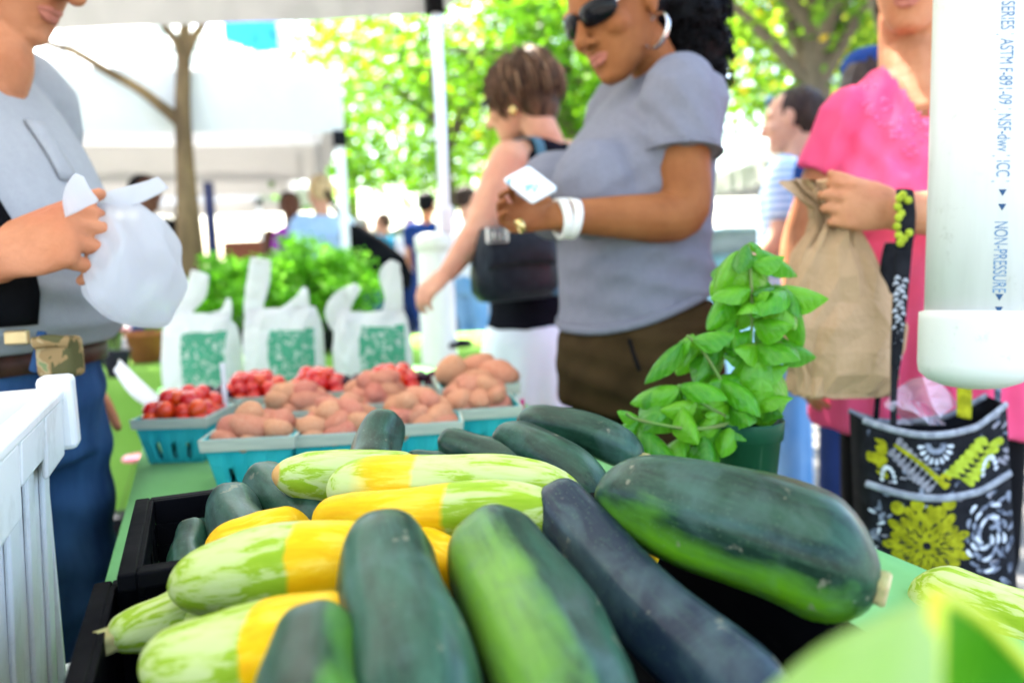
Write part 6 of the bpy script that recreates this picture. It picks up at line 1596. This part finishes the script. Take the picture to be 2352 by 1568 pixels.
car(gp(1980, 17), .15, paint('silver_car_paint', (.55, .56, .58)), 'silver car parked at the far right')

# ------------------------------------------------------------------ trees
def crown_mesh(name, n, rx, ry, rz_, leaf, clumps, seed, mat):
    r = np.random.RandomState(seed); C = r.normal(size=(clumps, 3)); C /= np.linalg.norm(C, axis=1)[:, None]; C *= (r.rand(clumps, 1) ** .45); C *= A(rx, ry, rz_)
    k_ = r.randint(0, clumps, n); sz = (.16 + .16 * r.rand(clumps))[k_][:, None] * A(rx, ry, rz_).mean()
    c = C[k_] + r.normal(size=(n, 3)) * sz * A(1, 1, .7) * .75
    a = r.normal(size=(n, 3)); a /= np.linalg.norm(a, axis=1)[:, None]; a[:, 2] *= .6
    b = np.cross(a, r.normal(size=(n, 3))); b /= np.linalg.norm(b, axis=1)[:, None]
    L = leaf * (.7 + .6 * r.rand(n, 1)); V = np.stack([c - a * L, c + b * L * .45 , c + a * L, c - b * L * .45], 1).reshape(-1, 3)
    me = bpy.data.meshes.new(name); me.vertices.add(4 * n); me.vertices.foreach_set('co', V.ravel()); me.loops.add(4 * n); me.loops.foreach_set('vertex_index', np.arange(4 * n))
    me.polygons.add(n); me.polygons.foreach_set('loop_start', np.arange(n) * 4); me.polygons.foreach_set('loop_total', np.full(n, 4)); me.update(); me.validate()
    at = me.attributes.new('tint', 'FLOAT', 'POINT'); t = np.clip(.5 * r.rand(n) + .5 * r.rand(clumps)[k_], 0, 1); t[r.rand(n) < .035] = .97; at.data.foreach_set('value', np.repeat(t, 4))
    me.materials.append(mat); return me
CR = [crown_mesh('crown', 6500, 2.3, 2.2, 2.0, .085, 50, 1, M['leaf']), crown_mesh('crown', 6500, 2.6, 2.2, 1.8, .090, 54, 2, M['leaf']), crown_mesh('crown', 6500, 2.4, 2.2, 1.9, .085, 48, 3, M['leaf_y'])]
def tree(x, y, zc, mi, sc, label, trunk_r=.13, lean=(0, 0), yaw=0, szz=1.0):
    rt = root('tree', (x, y, 0), label, 'tree', 'trees around the market'); c = A(x + lean[0], y + lean[1], zc)
    mb = MB(); mb.add(*tube([A(x, y, -.05), A(x + lean[0] * .2, y + lean[1] * .2, zc * .35), A(x + lean[0] * .6, y + lean[1] * .6, zc * .7), c], [trunk_r * 1.25, trunk_r, trunk_r * .75, trunk_r * .4], 12)); rg = random.Random(int(x * 31 + y * 17))
    for i in range(9):
        a = rg.uniform(0, 6.28); t = rg.uniform(.55, .95); b = A(x, y, 0) + (c - A(x, y, 0)) * t; e_ = c + A(math.cos(a) * 1.7, math.sin(a) * 1.7, rg.uniform(-.6, 1.3)) * sc
        mb.add(*tube([b, (b + e_) / 2 + A(0, 0, .25), e_], [trunk_r * .45, trunk_r * .28, .015], 8))
    mb.build('trunk', M['bark_dark'], rt, smooth=True)
    o = bpy.data.objects.new('crown', CR[mi]); COL.objects.link(o); o.parent = rt; o.location = (lean[0], lean[1], zc); o.scale = (sc, sc, sc * szz); o.rotation_euler = (0, 0, yaw)
    return rt
tree(-.9, 12.0, 3.9, 0, 1.05, 'leafy tree behind the far canopy leg, left part', yaw=.5)
tree(.9, 11.0, 4.0, 1, 1.0, 'leafy tree between the two women in the background', yaw=1.8)
tree(-3.2, 16.5, 4.2, 0, 1.0, 'tree at left in the background beyond the tents', yaw=4.0)
tree(2.6, 15.0, 4.4, 1, 1.15, 'tree behind the woman in grey, farther back', yaw=2.9)
tree(4.4, 10.0, 4.1, 2, 1.0, 'tree with some yellow leaves at the right', yaw=.9)
tree(3.0, 7.6, 4.35, 2, .92, 'near tree with yellowing leaves whose branches hang behind the woman in grey', .15, (-.2, -.3), 3.3)
tree(7.6, 13.5, 4.6, 0, 1.2, 'tree in the right distance', yaw=2.2)
tree(3.35, 5.7, 5.3, 1, .98, 'tall tree shading the shoppers beside the stall', .14, (-2.3, -1.2), 5.1, .8)  # crown out of view overhead, added to shade the shoppers
tree(-.2, 20.5, 4.2, 2, 1.4, 'distant tree in the middle background', yaw=1.1)
# bare-limbed pale tree at left
tr = root('tree', P(440, 800, 4.62) * A(1, 1, 0), 'slender pale-barked tree with a bare branch in front of the left tents', 'tree', 'trees around the market')
bx, by = P(436, 700, 4.62)[:2]
mb = MB(); mb.add(*tube([A(bx, by, -.05), A(*P(440, 620, 4.62)), A(*P(428, 420, 4.66)), A(*P(420, 260, 4.70)), A(*P(422, 130, 4.74)), A(*P(424, 70, 4.74))], [.092, .080, .056, .046, .040, .034], 16))
mb.add(*tube([P(423, 150, 4.72), P(404, 95, 4.70), P(372, 50, 4.65), P(330, -60, 4.55)], [.034, .028, .024, .016], 10)); mb.add(*tube([P(423, 140, 4.72), P(446, 85, 4.75), P(472, 45, 4.8), P(500, -40, 4.9)], [.032, .027, .023, .018], 10)); mb.add(*tube([P(424, 120, 4.74), P(426, 20, 4.77), P(420, -120, 4.85)], [.034, .028, .022], 10))
mb.add(*tube([P(415, 280, 4.70), P(380, 252, 4.66), P(320, 205, 4.58), P(240, 160, 4.50), P(170, 118, 4.43), P(110, 100, 4.39), P(40, 60, 4.31)], [.042, .034, .029, .026, .023, .019, .014], 10))
mb.build('trunk', M['bark'], tr, smooth=True)
o = bpy.data.objects.new('crown', CR[0]); COL.objects.link(o); o.parent = tr; o.location = tuple(P(420, -420, 4.77) - ORG[tr.name]); o.scale = (.6, .6, .35)

# ------------------------------------------------------------------ herbs and flowers
M['terracotta'] = simple('terracotta', (.34, .12, .05), (.28, .09, .04), 20, rough=.8); M['dkpot'] = simple('dark_pot', (.02, .02, .03), rough=.5)
HM = [crown_mesh('herb', 1500, .22, .20, .20, .022, 40, s, M['herb']) for s in (5, 6)]
def herb(c, sc, label, mi=0, szz=1.0, pot=None):
    rt = root('herb_plant', c, label, 'plant', 'potted herbs and flowers on the side tables')
    obj('pot', *lathe([(.055, 0), (.07, .10), (.075, .10), (.075, .12), (.065, .12), (.06, .09)], c, 20), pot or M['dkpot'], rt)
    obj('stem', *tube([A(*c) + A(0, 0, .06), A(*c) + A(.01, 0, .22)], [.008, .005], 6), M['basil_stem'], rt)
    o = bpy.data.objects.new('foliage', HM[mi]); COL.objects.link(o); o.parent = rt; o.location = (0, 0, .12 + .19 * sc * szz); o.scale = (sc, sc, sc * szz); return rt
hc_ = onz(640, 790, TZ); stall_table((hc_[0] - .1, hc_[1] + .25), 2.2, .9, .70, .15, 'low table of potted herbs behind the carrier bags', M['lime_cloth'])
for i, (u, d, s) in enumerate(((505, 3.45, .75), (560, 3.6, .8), (610, 3.4, .7), (662, 3.65, .9), (715, 3.45, .85), (760, 3.6, .9), (815, 3.7, .75), (520, 3.9, .8), (690, 4.0, .95))):
    q = P(u, 700, d); herb(A(q[0], q[1], .71), s, 'feathery green potted herb on the low table, number %s from the left' % ('one two three four five six seven eight nine'.split()[i]) if False else ['leftmost feathery herb in the front row behind the carrier bags', 'second herb from left behind the left carrier bag', 'low herb behind the gap between the left and middle bags', 'tall herb behind the middle carrier bag', 'herb just right of the middle carrier bag', 'bushy herb behind the gap of the middle and right bags', 'grey-green herb behind the right carrier bag', 'herb at the back of the low table at left', 'tall herb at the back of the low table'][i], i % 2, 1.1)
for u, v, lab, pt in ((238, 800, 'leafy potted plant beside the belt of the stall holder', M['dkpot']), (335, 790, 'green plant in a terracotta pot below the held plastic bag', M['terracotta'])):
    q = P(u, v, 3.0); herb(A(q[0], q[1], TZ), .55, lab, 0, .8, pt)
MP = simple('pink_petal', (.80, .12, .22), (.9, .55, .6), 30, rough=.6, transl=.3)
def flowers(c, label, n, sc, seed):
    rt = root('flower_bunch', c, label, 'flowers', None); rg = random.Random(seed); c = A(*c)
    obj('pot', *lathe([(.03, 0), (.045, .08), (.048, .09), (.04, .09)], c, 16), M['dkpot'], rt)
    for i in range(n):
        e_ = c + A(rg.uniform(-.06, .06), rg.uniform(-.05, .05), rg.uniform(.13, .22)) * sc; obj('stem', *tube([c + A(0, 0, .05), e_], [.003, .002], 5, k=1), M['basil_stem'], rt)
        mb = MB()
        for j in range(9):
            a = j / 9 * 6.283; d = A(math.cos(a), math.sin(a), .35); mb.add(*ball(e_ + d * .018 * sc, (.014 * sc, .014 * sc, .006 * sc), n=7, m=4))
        mb.build('blossom', MP, rt, smooth=True)
q = P(268, 835, 2.6); flowers(A(q[0], q[1], TZ), 'pink and white flowers on the side table by the stall holder', 7, 1.1, 3)
q = onz(262, 1200, .0); q = P(262, 1190, 2.3); flowers(A(q[0], q[1], .30), 'small pale pink flowers low beside the green table', 6, 1.2, 4)
o = MB().box(A(q[0], q[1], .15), (.14, .14, .149)).build('wooden_box', M['board'], origin=A(q[0], q[1], 0)); bevel(o, .01); tag(o, 'low box under the pale pink flowers', 'box')
